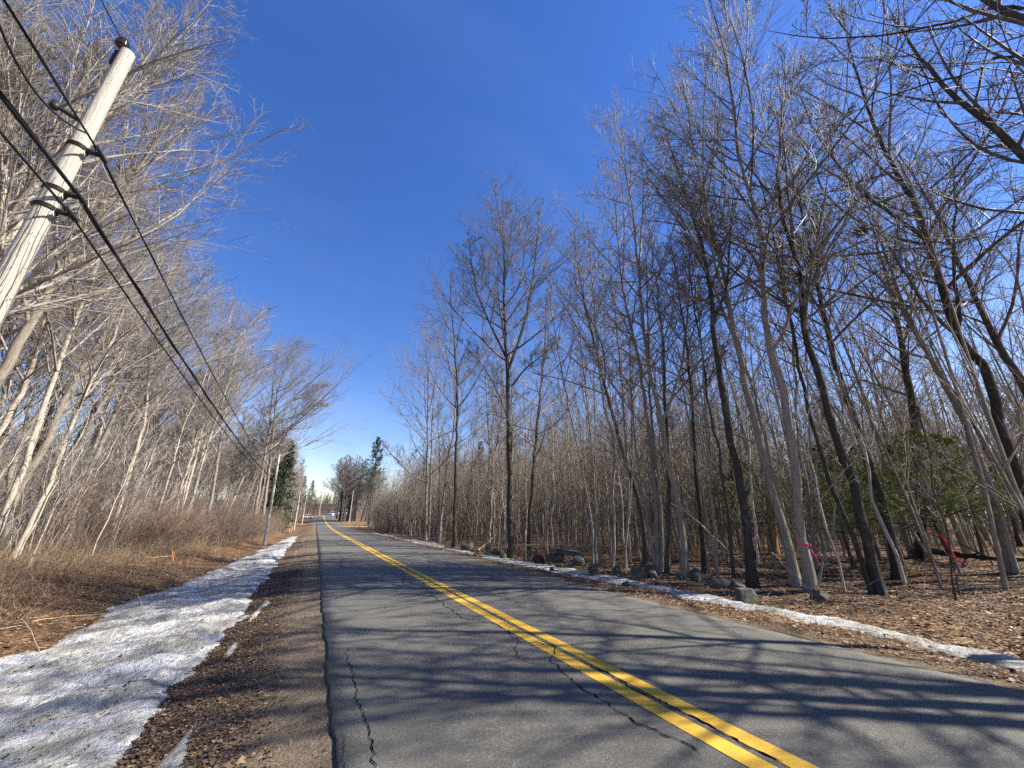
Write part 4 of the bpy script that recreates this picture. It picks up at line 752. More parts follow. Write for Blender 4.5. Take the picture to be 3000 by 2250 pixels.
understory('undergrowth', 2600, lambda r, n: ((lambda y: (13 + y * .12 + 38 * r.rand(n) ** 1.1, y))(10 + 110 * r.rand(n))), 511, M['twig_dark'], (2.5, 9), 'thicket of thin grey stems filling the shaded wood')
understory('undergrowth', 2200, lambda r, n: ((lambda y: (-9.5 - y * .05 - 26 * r.rand(n) ** 1.2, y))(16 + 110 * r.rand(n))), 512, M['twig_warm'], (2, 9), 'thicket of thin pale stems filling the sunlit wood')
understory('undergrowth', 1500, lambda r, n: ((lambda y: (10.2 + 16 * r.rand(n), y))(34 + 66 * r.rand(n))), 513, M['bark_grey'], (3, 11), 'close ranks of slim stems beside the far stretch of road')
understory('undergrowth', 1700, lambda r, n: ((lambda y: (14 + y * .1 + 36 * r.rand(n), y))(3 + 115 * r.rand(n))), 514, M['bark_tan'], (9, 17), 'screen of thin dark trunks deep in the shaded wood', .02)
understory('undergrowth', 700, lambda r, n: ((lambda y: (11.8 + y * .04 + 12 * r.rand(n), y))(14 + 90 * r.rand(n))), 515, M['bark_grey'], (9, 15), 'close straight stems of the near part of the shaded wood', .018)
# evergreens
def evergreen(H, rb, seed, m, needle=.14, n1=60, droop=-.10, n2=12, n3=26, a=78, tmin=.06, sw=.012, spr=.55):
    rng = np.random.RandomState(seed); e = bpy.data.objects.new('evergreen_tree', None); COL.objects.link(e); e['category'] = 'evergreen tree'
    C = spline([(0, 0, -.1), (rng.normal(0, .1), rng.normal(0, .1), H * .5), (0, 0, H)], 14); V, F, Rt = trunk_of(rng, C, H * .014, .02, .2, 8)
    link('trunk', mesh_np('trunk', V, F, M['bark_brown']), e)
    t = tmin + (1 - tmin) * (np.arange(n1) + rng.rand(n1)) / n1; x = t * 13; i = np.minimum(x.astype(int), 12); S = C[i] + (C[i + 1] - C[i]) * (x - i)[:, None]
    az = np.arange(n1) * 2.4 + rng.normal(0, .4, n1); aa = np.radians(a - 35 * t); D = np.stack([np.cos(az) * np.sin(aa), np.sin(az) * np.sin(aa), np.cos(aa)], 1)
    L = rb * ((1 - t) ** .75 + .06) * rng.uniform(.7, 1.15, n1); P, R = grow(rng, S, D, L, .01 + L * .008, 8, .06, droop, .004)
    s = kids(rng, P, R, L, n2, .15, 1, 52, .42, .6); P2, R2 = grow(rng, *s, 4, .08, droop * .6, .003)
    Va, Fa = tubes(P, R, 4); Vb, Fb = tubes(P2, R2, 3); link('branches', mesh_np('branches', np.vstack([Va, Vb]), np.vstack([Fa, Fb + len(Va)]), M['bark_brown']), e)
    N = len(P2); tt = rng.rand(N, n3) * 3; j = np.minimum(tt.astype(int), 2); r = np.arange(N)[:, None]; q = P2[r, j] + (P2[r, j + 1] - P2[r, j]) * (tt - j)[..., None]; T = norm(P2[r, j + 1] - P2[r, j])
    q = q.reshape(-1, 3); T = T.reshape(-1, 3); d = norm(T * .7 + rng.normal(0, spr, T.shape) * np.array([1, 1, .55])); w = norm(np.cross(d, rng.normal(0, 1, d.shape))); ln = needle * rng.uniform(.6, 1.3, len(q))[:, None]
    Vn = np.stack([q, q + d * ln * .5 + w * sw, q + d * ln, q + d * ln * .5 - w * sw], 1).reshape(-1, 3)
    link('foliage', mesh_np('foliage', Vn, np.arange(len(Vn)).reshape(-1, 4), m, False), e); return e
E1 = evergreen(15, 3.0, 601, M['needle_dark'], needle=.26, sw=.035, n1=100, n2=13, n3=20, tmin=.02)
E2 = evergreen(20, 5.2, 602, M['needle_dark'], needle=.34, sw=.04, n1=52, n2=10, n3=18, tmin=.32, droop=.03)
E3 = evergreen(4.6, 2.7, 603, M['needle_pine'], needle=.13, sw=.0055, n1=34, n2=11, n3=80, droop=.01, tmin=.30, a=88, spr=.38)
ev = [(E1, -5.9, 79, 1.0, 'dense dark hemlock just beyond the arching maple'), (E1, -8.2, 84, 1.15, 'taller dark hemlock behind the dense one'),
      (E2, -4.2, 238, .9, 'far pine leaning into the gap of sky above the parked car'), (E2, -7.5, 215, .9, 'far dark pine above the crest of the road'),
      (E2, 13.2, 118, 1.2, 'tall ragged pine that tops the far trees beyond the driveway'), (E2, 12.5, 160, .7, 'dark evergreen inside the shady far grove'), (E1, 11, 168, .8, 'low dark evergreen at the foot of the shady grove'),
      (E3, 18.5, 8.8, 1.0, 'young green pine with feathery boughs behind the red ribbon'), (E3, 22.5, 9.6, 1.05, 'wider young green pine behind the dark leaning trunks'), (E3, 18.0, 12.2, .95, 'small green pine between the dark trunk pair and the birch'), (E3, 25, 7.2, 1.1, 'green young pine deepest in the wood, by the fallen trees'),
      (E3, 16.2, 7.2, .8, 'smallest green young pine, just behind the red-ribbon sapling'), (E3, 20.4, 6.6, 1.05, 'bright green young pine behind the grey leaning tree'),
      (E2, 30, 45, .6, 'green-topped pine half hidden among the bare crowns'), (E2, 23, 60, .7, 'brownish evergreen seen through the bare crowns'), (E2, 36, 32, .7, 'dark evergreen seen deep through the shaded trunks'),(E2, 48, 22, .7, 'evergreen standing tallest behind the shaded trunks')]
first = set()
for k, (e, x, y, s, lab) in enumerate(ev):
    g = 'evergreens among the bare trees'
    if e.name in first: copy_tree(e, gp(x, y), (0, 0, k * 1.7), s, lab, g)
    else: first.add(e.name); e.location = gp(x, y); e.rotation_euler = (0, 0, k); e.scale = (s, s, s); e['label'] = lab; e['group'] = g
# the shady grove at the top of the hill
for k_, (x, y, q) in enumerate([(8.2, 146, 1.1), (8.9, 152, 1.2), (7.9, 160, 1.15), (10.2, 157, 1.2), (8.3, 172, 1.1), (11.2, 149, 1.0), (12.5, 155, 1.1), (9.2, 182, 1.1), (12, 170, 1.1), (14, 148, 1.0), (8.0, 190, 1.1), (11, 188, 1.0), (16, 152, 1.0), (18, 158, 1.1)]):
    place(PG, x, y, ['outermost arching', 'tallest'][k_] + ' dark tree of the grove at the crest of the road' if k_ < 2 else 'dark-trunked tree of the crest grove, ' + ('nearer half' if y < 165 else 'farther half'), 'grove at the crest', s=(q * .95, q))
for k_ in range(16):
    y = 84 + 95 * rng.rand(); x = -5.4 - 6 * rng.rand(); place(PF[:2], x, y, *LB1, s=(.8, 1.0))
for p_ in PL + PR + PS + PB + PSUN + PG + PF:
    if p_.name not in used: bpy.data.objects.remove(p_)

# ------------------------------------------------------------------ poles and wires
def pole(x, y, H, r, label, lean=(0, 0), straps=(), main=False):
    z = float(ground(x, y)); e = bpy.data.objects.new('utility_pole', None); COL.objects.link(e); e.location = (x, y, z)
    e['label'] = label; e['category'] = 'utility pole'; e['group'] = 'utility poles beside the ditch'
    C = np.array([[0, 0, -.3], [lean[0] * .5, lean[1] * .5, H * .5], [lean[0], lean[1], H]]); C = spline(C, 24)
    t = np.linspace(0, 1, 24); R = r * (1 - .32 * t); V, F = tubes(C[None], R[None], 20); hh = np.repeat(t * H, 20); a = np.tile(np.arange(20), 24)
    Cc = np.repeat(C, 20, axis=0); V = Cc + (V - Cc) * (1 + .025 * (vnoise(a * .9, hh * .3) - .5))[:, None]
    mb = MB(); mb.add(V, F); top = V[-20:]; c = top.mean(0) + [0, 0, .03]; mb.add(np.vstack([top, c]), [[i, (i + 1) % 20, 20] for i in range(20)])
    link('shaft', mb.build('shaft', M['pole_wood'], True), e)
    at = lambda h: C[0] + (C[-1] - C[0]) * ((h + .3) / (H + .3))
    return e, C, at
POLE = [(-3.75, 6.1, 8.95, .128, 'near weathered pale utility pole with three black wires strapped to it', (.0, .12)),
        (-3.7, 42.0, 7.9, .135, 'second utility pole, pale on top and dark at its foot, where the brush ends', (-.25, 0)),
        (-3.7, 95, 7.6, .12, 'third utility pole, slim and nearly white, where the snow ends', (-.1, 0)),
        (-3.6, 140, 8.5, .13, 'far utility pole with a diagonal guy at the crest, beside the white car', (0, 0)),
        (1.2, 246, 12.5, .16, 'farthest pole, standing over the crest in line with the road', (0, 0)), (9.6, 138, 10, .13, 'utility pole at the edge of the shady grove', (0, 0))]
PO = [pole(x, y, H, r, lab, ln) for x, y, H, r, lab, ln in POLE]
def wpos(k, h, dx=.0):
    x, y = POLE[k][:2]; p = PO[k][2](h); return np.array([x + p[0] + dx, y + p[1], float(ground(x, y)) + p[2]])
HS = [[6.88, 6.10, 5.80], [5.9, 5.45, 5.2], [5.7, 5.3, 5.05], [6.2, 5.8, 5.5]]
DX = [.24, .20, .20, .2]
def sag(a, b, s, n=28):
    t = np.linspace(0, 1, n)[:, None]; P = a + (b - a) * t; P[:, 2] -= (4 * s * t * (1 - t))[:, 0]; return P
nm = ['topmost thin black wire strapped to the poles', 'middle, thickest black cable bundle strapped to the poles', 'lowest black wire strapped to the poles']
RW = [.013, .024, .0145]
for w in range(3):
    pts = [np.array([-3.55, -30, HS[0][w] + .1])] + [wpos(k, HS[k][w], DX[k]) for k in range(4)]
    mb = MB()
    P = np.vstack([sag(pts[0], pts[1], .45)[:-1], sag(pts[1], pts[2], .55)[:-1], sag(pts[2], pts[3], .7)[:-1], sag(pts[3], pts[4], .7)])
    mb.tube(P, np.full(len(P), RW[w]), 6)
    if w != 2:
        u = np.arange(len(P) * 6) / 6.0; P2 = np.stack([np.interp(u, np.arange(len(P)), P[:, j]) for j in range(3)], 1)
        P2[:, 0] += np.cos(u * 2.2) * RW[w] * 1.1; P2[:, 2] += np.sin(u * 2.2) * RW[w] * 1.1; mb.tube(P2, np.full(len(P2), RW[w] * .45), 5)
    link('overhead_wire', mb.build('overhead_wire', M['cable'], True), label=nm[w], cat='wire', group='wires between the poles')
# hardware of the near pole: straps, clamps, top pin insulator, side bracket
e0, C0, at0 = PO[0]
for h in HS[0]:
    mb = MB(); p = at0(h); r = .128 * (1 - .32 * h / 8.8) + .003
    a = np.linspace(.2, 5.9, 26); ring = np.stack([p[0] + (r + .006) * np.cos(a), p[1] + (r + .006) * np.sin(a), np.full(26, p[2])], 1)
    for dz in (-.02, 0, .02): mb.tube(ring + [0, 0, dz], np.full(26, .011), 5)
    mb.box((p[0] + .16, p[1], p[2]), (.14, .05, .06)); mb.tube([[p[0] + .24, p[1] - .13, p[2]], [p[0] + .24, p[1] + .13, p[2]]], [.032, .032], 8)
    for dy in (-.1, .1): mb.tube([[p[0] + .24, p[1] + dy, p[2] - .05], [p[0] + .24, p[1] + dy, p[2] + .06]], [.012, .012], 6)
    link('cable_clamp', mb.build('cable_clamp', M['iron']), e0)
tp = at0(8.95); mb = MB(); mb.tube([tp + [-.10, 0, -.35], tp + [-.10, 0, .12]], [.018, .015], 8); mb.box(tp + [-.10, 0, -.2], (.06, .06, .3)); link('pin', mb.build('pin', M['iron']), e0)
mb = MB(); zz = [0.06, .08, .12, .13, .16, .18, .21, .24, .25]; rr = [.03, .085, .09, .05, .075, .075, .045, .05, .02]
mb.tube([tp + [-.10, 0, z] for z in zz], rr, 16); link('insulator', mb.build('insulator', M['insulator'], True), e0)
mb = MB(); q = at0(7.35); mb.tube([q + [-.12, -.02, 0], q + [-.34, -.10, .05]], [.035, .028], 8); mb.box(q + [-.34, -.10, .05], (.08, .06, .12), .4); link('bracket', mb.build('bracket', M['iron']), e0)
# notch and vines on the near pole
a_ = tp + [-.10, 0, .17] + np.array([-3.75, 6.1, float(ground(-3.75, 6.1))])
mb = MB(); P = sag(np.array([-6.2, -22, 9.4]), a_, .5); mb.tube(P, np.full(len(P), .008), 5); link('overhead_wire', mb.build('overhead_wire', M['cable'], True), label='single thin wire tied to the insulator on top of the near pole', cat='wire', group='wires between the poles')
c_ = wpos(0, HS[0][0], DX[0]); mb = MB(); P = sag(c_ + [-.02, -2.4, .05], c_ + [0, -.35, 0], .42); mb.tube(P, np.full(len(P), .012), 5); link('drop_wire', mb.build('drop_wire', M['cable'], True), label='short slack loop of wire hanging under the topmost wire', cat='wire')
rng = np.random.RandomState(5); mb = MB()
for k in range(9):
    h0 = rng.uniform(0, .6); h1 = rng.uniform(4.2, 6.6); hh = np.linspace(h0, h1, 40); th = rng.uniform(-1.4, .9) + .25 * np.sin(hh * 1.7 + k) + np.cumsum(rng.normal(0, .06, 40))
    rr = .128 * (1 - .32 * hh / 8.8) + .005; P = np.stack([at0(0)[0] + rr * np.cos(th), [at0(h)[1] for h in hh] + rr * np.sin(th), hh], 1); mb.tube(P, np.linspace(.006, .002, 40), 4)
    for j in range(0, 36, 3):
        d = np.array([math.cos(th[j]), math.sin(th[j]), rng.uniform(-.2, .5)]) * rng.uniform(.04, .14); t_ = rng.normal(0, .05, 3); mb.tube([P[j], P[j] + d * .6 + t_ * .5, P[j] + d + t_], [.003, .0025, .002], 3)
vo = link('dead_vine', mb.build('dead_vine', M['twig_dark'], True), label='thin leafless vines climbing the near utility pole', cat='vine', loc=(-3.75, 6.1, float(ground(-3.75, 6.1))))
for k, (x, y) in ((1, (-3.7, 42)), (2, (-3.7, 95))):
    e, C, at = PO[k]; mb = MB()
    for h in HS[k]:
        p = at(h); mb.box((p[0] + .13, p[1], p[2]), (.16, .08, .08)); a = np.linspace(0, 6.28, 16); mb.tube(np.stack([p[0] + .125 * np.cos(a), p[1] + .125 * np.sin(a), np.full(16, p[2])], 1), np.full(16, .014), 4)
    link('cable_clamps', mb.build('cable_clamp', M['iron']), e).name = 'cable_clamp'
e, C, at = PO[3]; mb = MB(); mb.tube([at(6.5) + [-.1, 0, 0], [-5.5, 1.5, .1]], [.02, .02], 5); link('guy_wire', mb.build('guy_wire', M['metal']), e)
mb = MB(); mb.tube([at(6.9) + [.28, 0, -.35], at(6.9) + [.28, 0, .35]], [.18, .18], 12); mb.box(at(6.9) + [.12, 0, 0], (.1, .08, .3)); link('transformer', mb.build('transformer', M['metal'], True), e)

# ------------------------------------------------------------------ stones of the old wall
def rock(px, wpx, hpx, seed, label, kind='round', yaw=0.0, depth=.75, sink=.36, name='boulder'):
    from mathutils import Vector, noise as mn
    b = hit(*px); D = abs((b[0] * cy - b[1] * sy) * 0 + (b[0] * sy + b[1] * cy)) * cp - (b[2] - CAMH) * -sp
    D = (b[0] * sy + b[1] * cy) * cp + (b[2] - CAMH) * sp
    W = wpx * .84 / FPX * D; H = hpx * .84 / FPX * D; rng = np.random.RandomState(seed)
    import bmesh
    bm = bmesh.new(); bmesh.ops.create_icosphere(bm, subdivisions=4, radius=1)
    V = np.array([v.co[:] for v in bm.verts])
    pl = norm(rng.normal(0, 1, (9 if kind != 'round' else 7, 3))); dd = rng.uniform(.55, .85, len(pl))
    if kind in ('block', 'slab'):
        pl = np.vstack([pl[:4], [[0, 0, 1], [1, .15, 0], [-1, .1, .1], [0, -1, .1], [0, 1, 0]]]); pl = norm(pl); dd = np.r_[rng.uniform(.75, .95, 4), [.62, .7, .7, .66, .7]]
    if kind == 'point': pl = norm(np.array([[.75, 0, .62], [-.9, 0, .30], [0, -1, .12], [0, 1, .2], [.9, -.3, .5], [.2, -.8, .7]])); dd = np.array([.50, .55, .42, .5, .62, .6])
    for n_, d_ in zip(pl, dd):
        s = V @ n_; k = s > d_; V[k] -= np.outer(s[k] - d_, n_) * .93
    nz = np.array([mn.fractal(Vector((v * 1.7 + seed).tolist()), 1.0, 2.0, 5) for v in V]); V *= (1 + .09 * nz)[:, None]
    lo, hi = V.min(0), V.max(0); V = (V - (lo + hi) / 2) / (hi - lo); V = V * np.array([W, W * depth, H / (1 - sink)])
    ca, sa = math.cos(yaw + R_(YAW)), math.sin(yaw + R_(YAW)); V = V @ np.array([[ca, -sa, 0], [sa, ca, 0], [0, 0, 1]]).T
    for v, c in zip(bm.verts, V): v.co = c
    me = bpy.data.meshes.new(name); bm.to_mesh(me); bm.free(); me.polygons.foreach_set('use_smooth', np.ones(len(me.polygons), dtype=bool)); me.materials.append(M['stone'])
    f = norm(np.array([b[0], b[1], 0.])); z = b[2] + H * .5 - H / (1 - sink) * sink * .5
    return link(name, me, label=label, cat='rock', group='rocks of the old stone row', loc=(b[0] + f[0] * W * .3, b[1] + f[1] * W * .3, z))
RK = [((1369,1612),46,32,11,'pale grey round boulder farthest along the stone row','round',.2,.8), ((1433,1624),40,52,12,'tall pointed slab standing on end with a light stripe','point',.1,.5), ((1462,1624),36,20,13,'low dark rounded rock beside the pointed slab','round',.5,.9),
      ((1474,1638),24,20,14,'light brown small rock at the foot of the big black-trunked tree','round',.9,.9), ((1543,1644),22,22,15,'squat whitish block at the foot of the level-branched tree','block',.3,.9),
      ((1627,1648),68,32,16,'dark rounded boulder that carries one end of the long flat slab','round',.1,.7), ((1698,1656),62,34,18,'wedge-shaped boulder with a pale sunlit top under the flat slab','round',1.0,.8),
      ((1614,1658),22,14,19,'small rounded stone below the dark boulder','round',.3,.8), ((1617,1674),20,15,20,'small pale brown stone nearest the snow strip','round',1.3,.9), ((1640,1662),26,10,33,'thin stone chip between the small stones','block',1.3,.9),
      ((1740,1688),30,26,21,'upright blocky stone holding up a tilted slab','block',.5,.8), ((1806,1678),38,22,23,'jagged low rock between the pale stems','round',.8,.8), ((1870,1692),46,30,24,'dark slanting rock at the edge of the rock pile','block',-.4,.6),
      ((1905,1678),34,26,25,'squarish grey rock at the top of the rock pile','block',.2,.8), ((1912,1690),40,20,26,'flat-topped rock at the front of the rock pile','round',.4,.8), ((1835,1716),32,14,27,'half-buried dark stone near the snow strip','round',.4,.9),
      ((2038,1700),52,38,28,'rounded boulder beside the thick banded trunk','round',.7,.8), ((2100,1722),80,32,29,'broad flat mossy boulder','round',.1,.8), ((2185,1764),66,42,30,'squared grey boulder with a split face, alone before the charcoal trunk','block',.15,.75),
      ((1395,1630),22,12,34,'small dark stone between the two farthest boulders','round',.4,.8)]
for px, w, h, sd, lab, kd, yw, dp in RK: rock(px, w, h, sd, lab, kd, yw, dp)
rs_ = np.random.RandomState(19); src = [o for o in COL.objects if o.name.startswith('boulder')]; pat = ['mossy grey', 'small dark', 'flat grey', 'pale brown', 'rounded']
for k in range(34):
    y = 5.5 + 34 * rs_.rand() ** 1.1; x = 9.75 + .5 * rs_.rand() + (.5 if y < 12 else 0); m0 = src[k % len(src)]; o = bpy.data.objects.new('stone', m0.data); COL.objects.link(o)
    q = rs_.uniform(.22, .62); o.scale = (q, q * rs_.uniform(.8, 1.2), q * rs_.uniform(.7, 1.0)); o.rotation_euler = (rs_.normal(0, .3), rs_.normal(0, .3), rs_.rand() * 6.28); o.location = gp(x, y, .02)
    o['label'] = 'low stone half buried in leaves ' + zone(y, [9, 13, 17, 21, 26, 32], ['between squared boulder and ribboned trees', 'near the mossy boulder', 'near the thick banded trunk', 'near the rock pile', 'near the level-branched tree', 'near the pointed slab', 'at the far end of the row']); o['category'] = 'stone'; o['group'] = 'small stones of the old stone row'
def slab(p0, p1, wd, th, seed, label):
    """a long flat stone lying from p0 to p1"""
    import bmesh
    from mathutils import Vector, noise as mn
    p0, p1 = np.array(p0), np.array(p1); L = np.linalg.norm(p1 - p0); bm = bmesh.new(); bmesh.ops.create_cube(bm, size=1)
    bmesh.ops.subdivide_edges(bm, edges=bm.edges[:], cuts=9, use_grid_fill=True)
    t = norm(p1 - p0); s = norm(np.cross([0, 0, 1], t)); u = np.cross(t, s); c = (p0 + p1) / 2
    for v in bm.verts:
        q = np.array(v.co[:]); n = mn.fractal(Vector((q * 3 + seed).tolist()), 1., 2., 4); r = max(abs(q[0]) * 2 - .8, 0) * .8
        q = q * np.array([L, wd * (1 - r * .5), th * (1 - r)]) + np.array([0, n * .06, n * .05]); v.co = (t * q[0] + s * q[1] + u * q[2]).tolist()
    me = bpy.data.meshes.new('stone_slab'); bm.to_mesh(me); bm.free(); me.polygons.foreach_set('use_smooth', np.ones(len(me.polygons), dtype=bool)); me.materials.append(M['stone'])
    link('stone_slab', me, label=label, cat='rock', group='rocks of the old stone row', loc=c.tolist())
bb = hit(1627, 1648); slab(on(1612, 1612, bb + [.15, .3, 0]), on(1700, 1622, bb + [.4, .0, 0]), .55, .20, 41, 'long flat dark slab lying across two boulders')
bb = hit(1740, 1688); slab(on(1722, 1666, bb + [.1, .1, 0]), on(1765, 1652, bb + [.1, .1, 0]), .42, .12, 42, 'short tilted slab propped on an upright stone')
# splintered stump and the small weathered cross
bb = hit(1577, 1648); rng = np.random.RandomState(9); mb = MB()
for k in range(26):
    a = rng.rand() * 6.28; r = rng.uniform(.04, .24); h = rng.uniform(.30, .78) * (1.1 - r * 1.4); o = np.array([math.cos(a) * r, math.sin(a) * r, -.08])
    mb.tube([o * [1.25, 1.25, 1], o + [0, 0, h * .5], o + [rng.normal(0, .03), rng.normal(0, .03), h]], [.075, .06, .008], 5)
link('tree_stump', mb.build('tree_stump', M['stump'], True), label='dark splintered tree stump beside the whitish block', cat='stump', loc=(bb + [.05, .15, 0]).tolist())
bb = hit(1541, 1652); e = bpy.data.objects.new('wooden_cross', None); COL.objects.link(e); e.location = bb.tolist(); e['label'] = 'thin weathered wooden cross standing before the level-branched tree'; e['category'] = 'cross'
H_ = 1.45; mb = MB(); mb.box((0, 0, H_ / 2 - .1), (.045, .03, H_), R_(YAW)); link('upright', mb.build('upright', M['deadwood']), e)
mb = MB(); mb.box((0, -.035, .74), (.52, .025, .045), R_(YAW)); link('crossbar', mb.build('crossbar', M['deadwood']), e)
# ------------------------------------------------------------------ dead wood
def log(pts, r, label, m='deadwood', sd=3, twigs=0, name='fallen_log', tip=.35):
    C = spline(pts, 22); rng = np.random.RandomState(sd); C[1:-1] += rng.normal(0, .012, (20, 3)); b = C[0].copy()
    mb = MB(); mb.tube(C - b, np.linspace(r, r * tip, 22) * (1 + .12 * rng.normal(0, .5, 22)), 9)
    for k in range(twigs):
        i = rng.randint(5, 21); d = norm(rng.normal(0, 1, 3) + [0, 0, .5]); L = rng.uniform(.3, 1.1); P = (C[i] - b) + np.outer(np.linspace(0, L, 4), d) + rng.normal(0, .03, (4, 3)); P[0] = C[i] - b; mb.tube(P, [r * .3, r * .22, r * .15, .003], 5)
    link(name, mb.build(name, M[m], True), label=label, cat='fallen wood', loc=b.tolist())
G = lambda x, y, h=.0: hit(x, y) + np.array([0, 0, h])
log([G(30, 1605, .35), G(70, 1608, .22), G(150, 1622, .12), G(230, 1638, .1), G(312, 1650, .06)], .075, 'long pale fallen log across the leafy bank', sd=3)
log([G(95, 1650, .06), G(130, 1652, .08), G(160, 1656, .06)], .06, 'short broken log on the orange leaves', sd=4)
log([G(340, 1622, .12), G(420, 1640, .1), G(500, 1640, .16)], .035, 'thin fallen branch by the brush', sd=5, twigs=3, name='fallen_branch')
log([G(90, 1830, .05), G(200, 1815, .06), G(335, 1805, .05)], .008, 'thin straw-coloured stalk lying by the snow', m='stake', sd=6, name='fallen_branch')
bt = hit(2148, 1690); log([on(1965, 1475, bt), on(2010, 1500, bt), on(2060, 1545, bt), on(2110, 1590, bt), on(2160, 1640, bt), on(2215, 1690, bt)], .032, 'pale fallen branch slanting down among the trunks', sd=7, twigs=5, name='fallen_branch', tip=.5)
bt = hit(2374, 1730); log([on(2262, 1618, bt), on(2300, 1660, bt), on(2345, 1700, bt), on(2385, 1735, bt)], .022, 'thin pale branch leaning at the foot of the ribbon-marked trunk', sd=8, name='fallen_branch')
log([G(2700, 1632, .3), G(2800, 1650, .35), G(2900, 1660, .3), G(3060, 1668, .3)], .15, 'thick dark fallen trunk lying before the green young pines', m='bark_dark', sd=9, twigs=12)
log([G(2330, 1700, .05), G(2480, 1672, .35), G(2560, 1655, .5)], .03, 'dark thin branch leaning across the shaded floor', m='bark_dark', sd=10, name='fallen_branch', twigs=2)
log([G(2800, 1730, .02), G(2900, 1722, .1), G(3040, 1730, .05)], .03, 'grey fallen branch across the leaf litter behind the red-ribbon sapling', sd=11, name='fallen_branch', twigs=4)
log([G(1400, 1618, .1), G(1440, 1600, .5), G(1475, 1570, 1.1)], .05, 'pale broken branch propped behind the pointed slab', sd=12, name='fallen_branch')
for k, (x0, y0, x1, y1, sd) in enumerate([(2150, 1712, 2240, 1702, 21), (2220, 1790 - 60, 2300, 1742, 22), (2560, 1690, 2680, 1668, 23), (2450, 1760, 2560, 1772, 24), (640, 1700, 660, 1690, 25)]):
    log([G(x0, y0, .03), G((x0 + x1) / 2, (y0 + y1) / 2, .07), G(x1, y1, .03)], .016, ['thin stick just behind the squared boulder', 'thin stick on leaves under the pale banded trunks', 'stick behind the leaning dark pair', 'stick in the litter before the leaning dark pair', 'short twig at the edge of the ditch snow'][k], sd=sd, name='stick', twigs=2)
C = trace([(2268,1623),(2264,1560),(2258,1474),(2250,1400)]); e = bpy.data.objects.new('dead_snag', None); COL.objects.link(e); e.location = C[0].tolist(); e['label'] = 'broken dead trunk stripped to orange wood'; e['category'] = 'dead tree'
c = spline(C, 14) - C[0]; c[0, 2] -= .1; V, F, _ = trunk_of(np.random.RandomState(4), c, .24, .16, .3, 12, rough=.12); link('trunk', mesh_np('trunk', V, F, M['snag']), e)
# ------------------------------------------------------------------ ribbons, stakes, nest
def ribbon3(pts, w, m, label, name='ribbon', wrap=None, seed=0):
    rng = np.random.RandomState(seed); C = spline(pts, 26); T = norm(np.gradient(C, axis=0)); b = C[0].copy(); tw = np.cumsum(rng.normal(0, .35, 26))
    s = norm(np.cross(T, [0.1, .2, 1.])); u = np.cross(T, s); W = (s * np.cos(tw)[:, None] + u * np.sin(tw)[:, None]) * (w / 2 * rng.uniform(.6, 1.1, 26))[:, None]
    n_ = norm(np.cross(T, W)) * .002; V = np.concatenate([C + W + n_, C - W + n_, C - W - n_, C + W - n_]) - b; i = np.arange(25); F = np.concatenate([np.stack([i + a * 26, i + 1 + a * 26, i + 1 + ((a + 1) % 4) * 26, i + ((a + 1) % 4) * 26], 1) for a in range(4)])
    mb = MB(); mb.add(V, F)
    if wrap is not None:
        c, r = wrap; a = np.linspace(0, 6.28, 24); q = np.stack([c[0] + r * np.cos(a), c[1] + r * np.sin(a), c[2] + .03 * np.sin(a)], 1) - b
        mb.add(np.concatenate([q + [0, 0, w * .5], q - [0, 0, w * .5]]), np.stack([np.arange(23), np.arange(23) + 24, np.arange(23) + 25, np.arange(23) + 1], 1)); mb.tube([q[0] - .03, q[0] + .03], [.03, .02], 6)
    link(name, mb.build(name, M[m], False), label=label, cat='ribbon', loc=b.tolist())
b = hit(2374, 1726); c = on(2356, 1600, b); f = norm(np.array([c[0], c[1], 0])); side = np.array([f[1], -f[0], 0])
k0 = c - f * .15 + side * .04; ribbon3([k0 + [0, 0, .05], k0 - f * .04 + side * .08 + [0, 0, -.08], k0 - f * .03 + side * .16 + [0, 0, -.26], k0 - f * .02 + side * .17 + [0, 0, -.42]], .045, 'pink', 'pink ribbon knotted round the pale trunk', wrap=(c + [0, 0, .06], .152), seed=2)
b = hit(2797, 1756) * 1.0; b2 = b.copy(); ribbon3([on(2716, 1562, b2), on(2735, 1557, b2), on(2760, 1572, b2), on(2784, 1610, b2), on(2800, 1635, b2), on(2819, 1650, b2)], .045, 'red', 'long red ribbon blowing from the skinny sapling', seed=3)
b = np.array(gp(-9.0, 27)); b3 = hit(510, 1640)
ribbon3([on(505, 1606, b3), on(508, 1620, b3), on(514, 1634, b3), on(516, 1645, b3)], .045, 'orange', 'orange ribbon on a stalk at the edge of the brush, low down', seed=4)
mb = MB(); mb.tube([b3 + [0, 0, -.1], on(503, 1604, b3)], [.02, .015], 6); link('marker_stake', mb.build('marker_stake', M['stake']), label='short stake carrying the low orange ribbon', cat='stake')
b4 = np.array(gp(-8.2, 33)); ribbon3([on(536, 1524, b4), on(543, 1532, b4), on(540, 1540, b4), on(546, 1545, b4)], .07, 'orange', 'small orange ribbon tied up in the brush', seed=5)
for (x, y, x1, y1, lab) in [(847, 1571, 848, 1550, 'shorter of two raw wood stakes where the ditch snow ends'), (854, 1569, 854, 1546, 'taller of two raw wood stakes where the ditch snow ends')]:
    b5 = hit(x, y); t5 = on(x1, y1, b5); mb = MB(); mb.box((b5 + t5) / 2, (.05, .05, np.linalg.norm(t5 - b5) + .2)); link('survey_stake', mb.build('survey_stake', M['stake']), label=lab, cat='stake', group='survey stakes')
b = hit(2634, 1697); c = on(2523, 675, b); rng = np.random.RandomState(3); S = rng.normal(0, .10, (240, 3)) * [1, 1, .8]; D = norm(np.cross(S, rng.normal(0, 1, (240, 3)))); P, R = grow(rng, S, D, rng.uniform(.1, .3, 240), np.full(240, .009), 5, .35, 0, .005); V, F = tubes(P, R, 4)
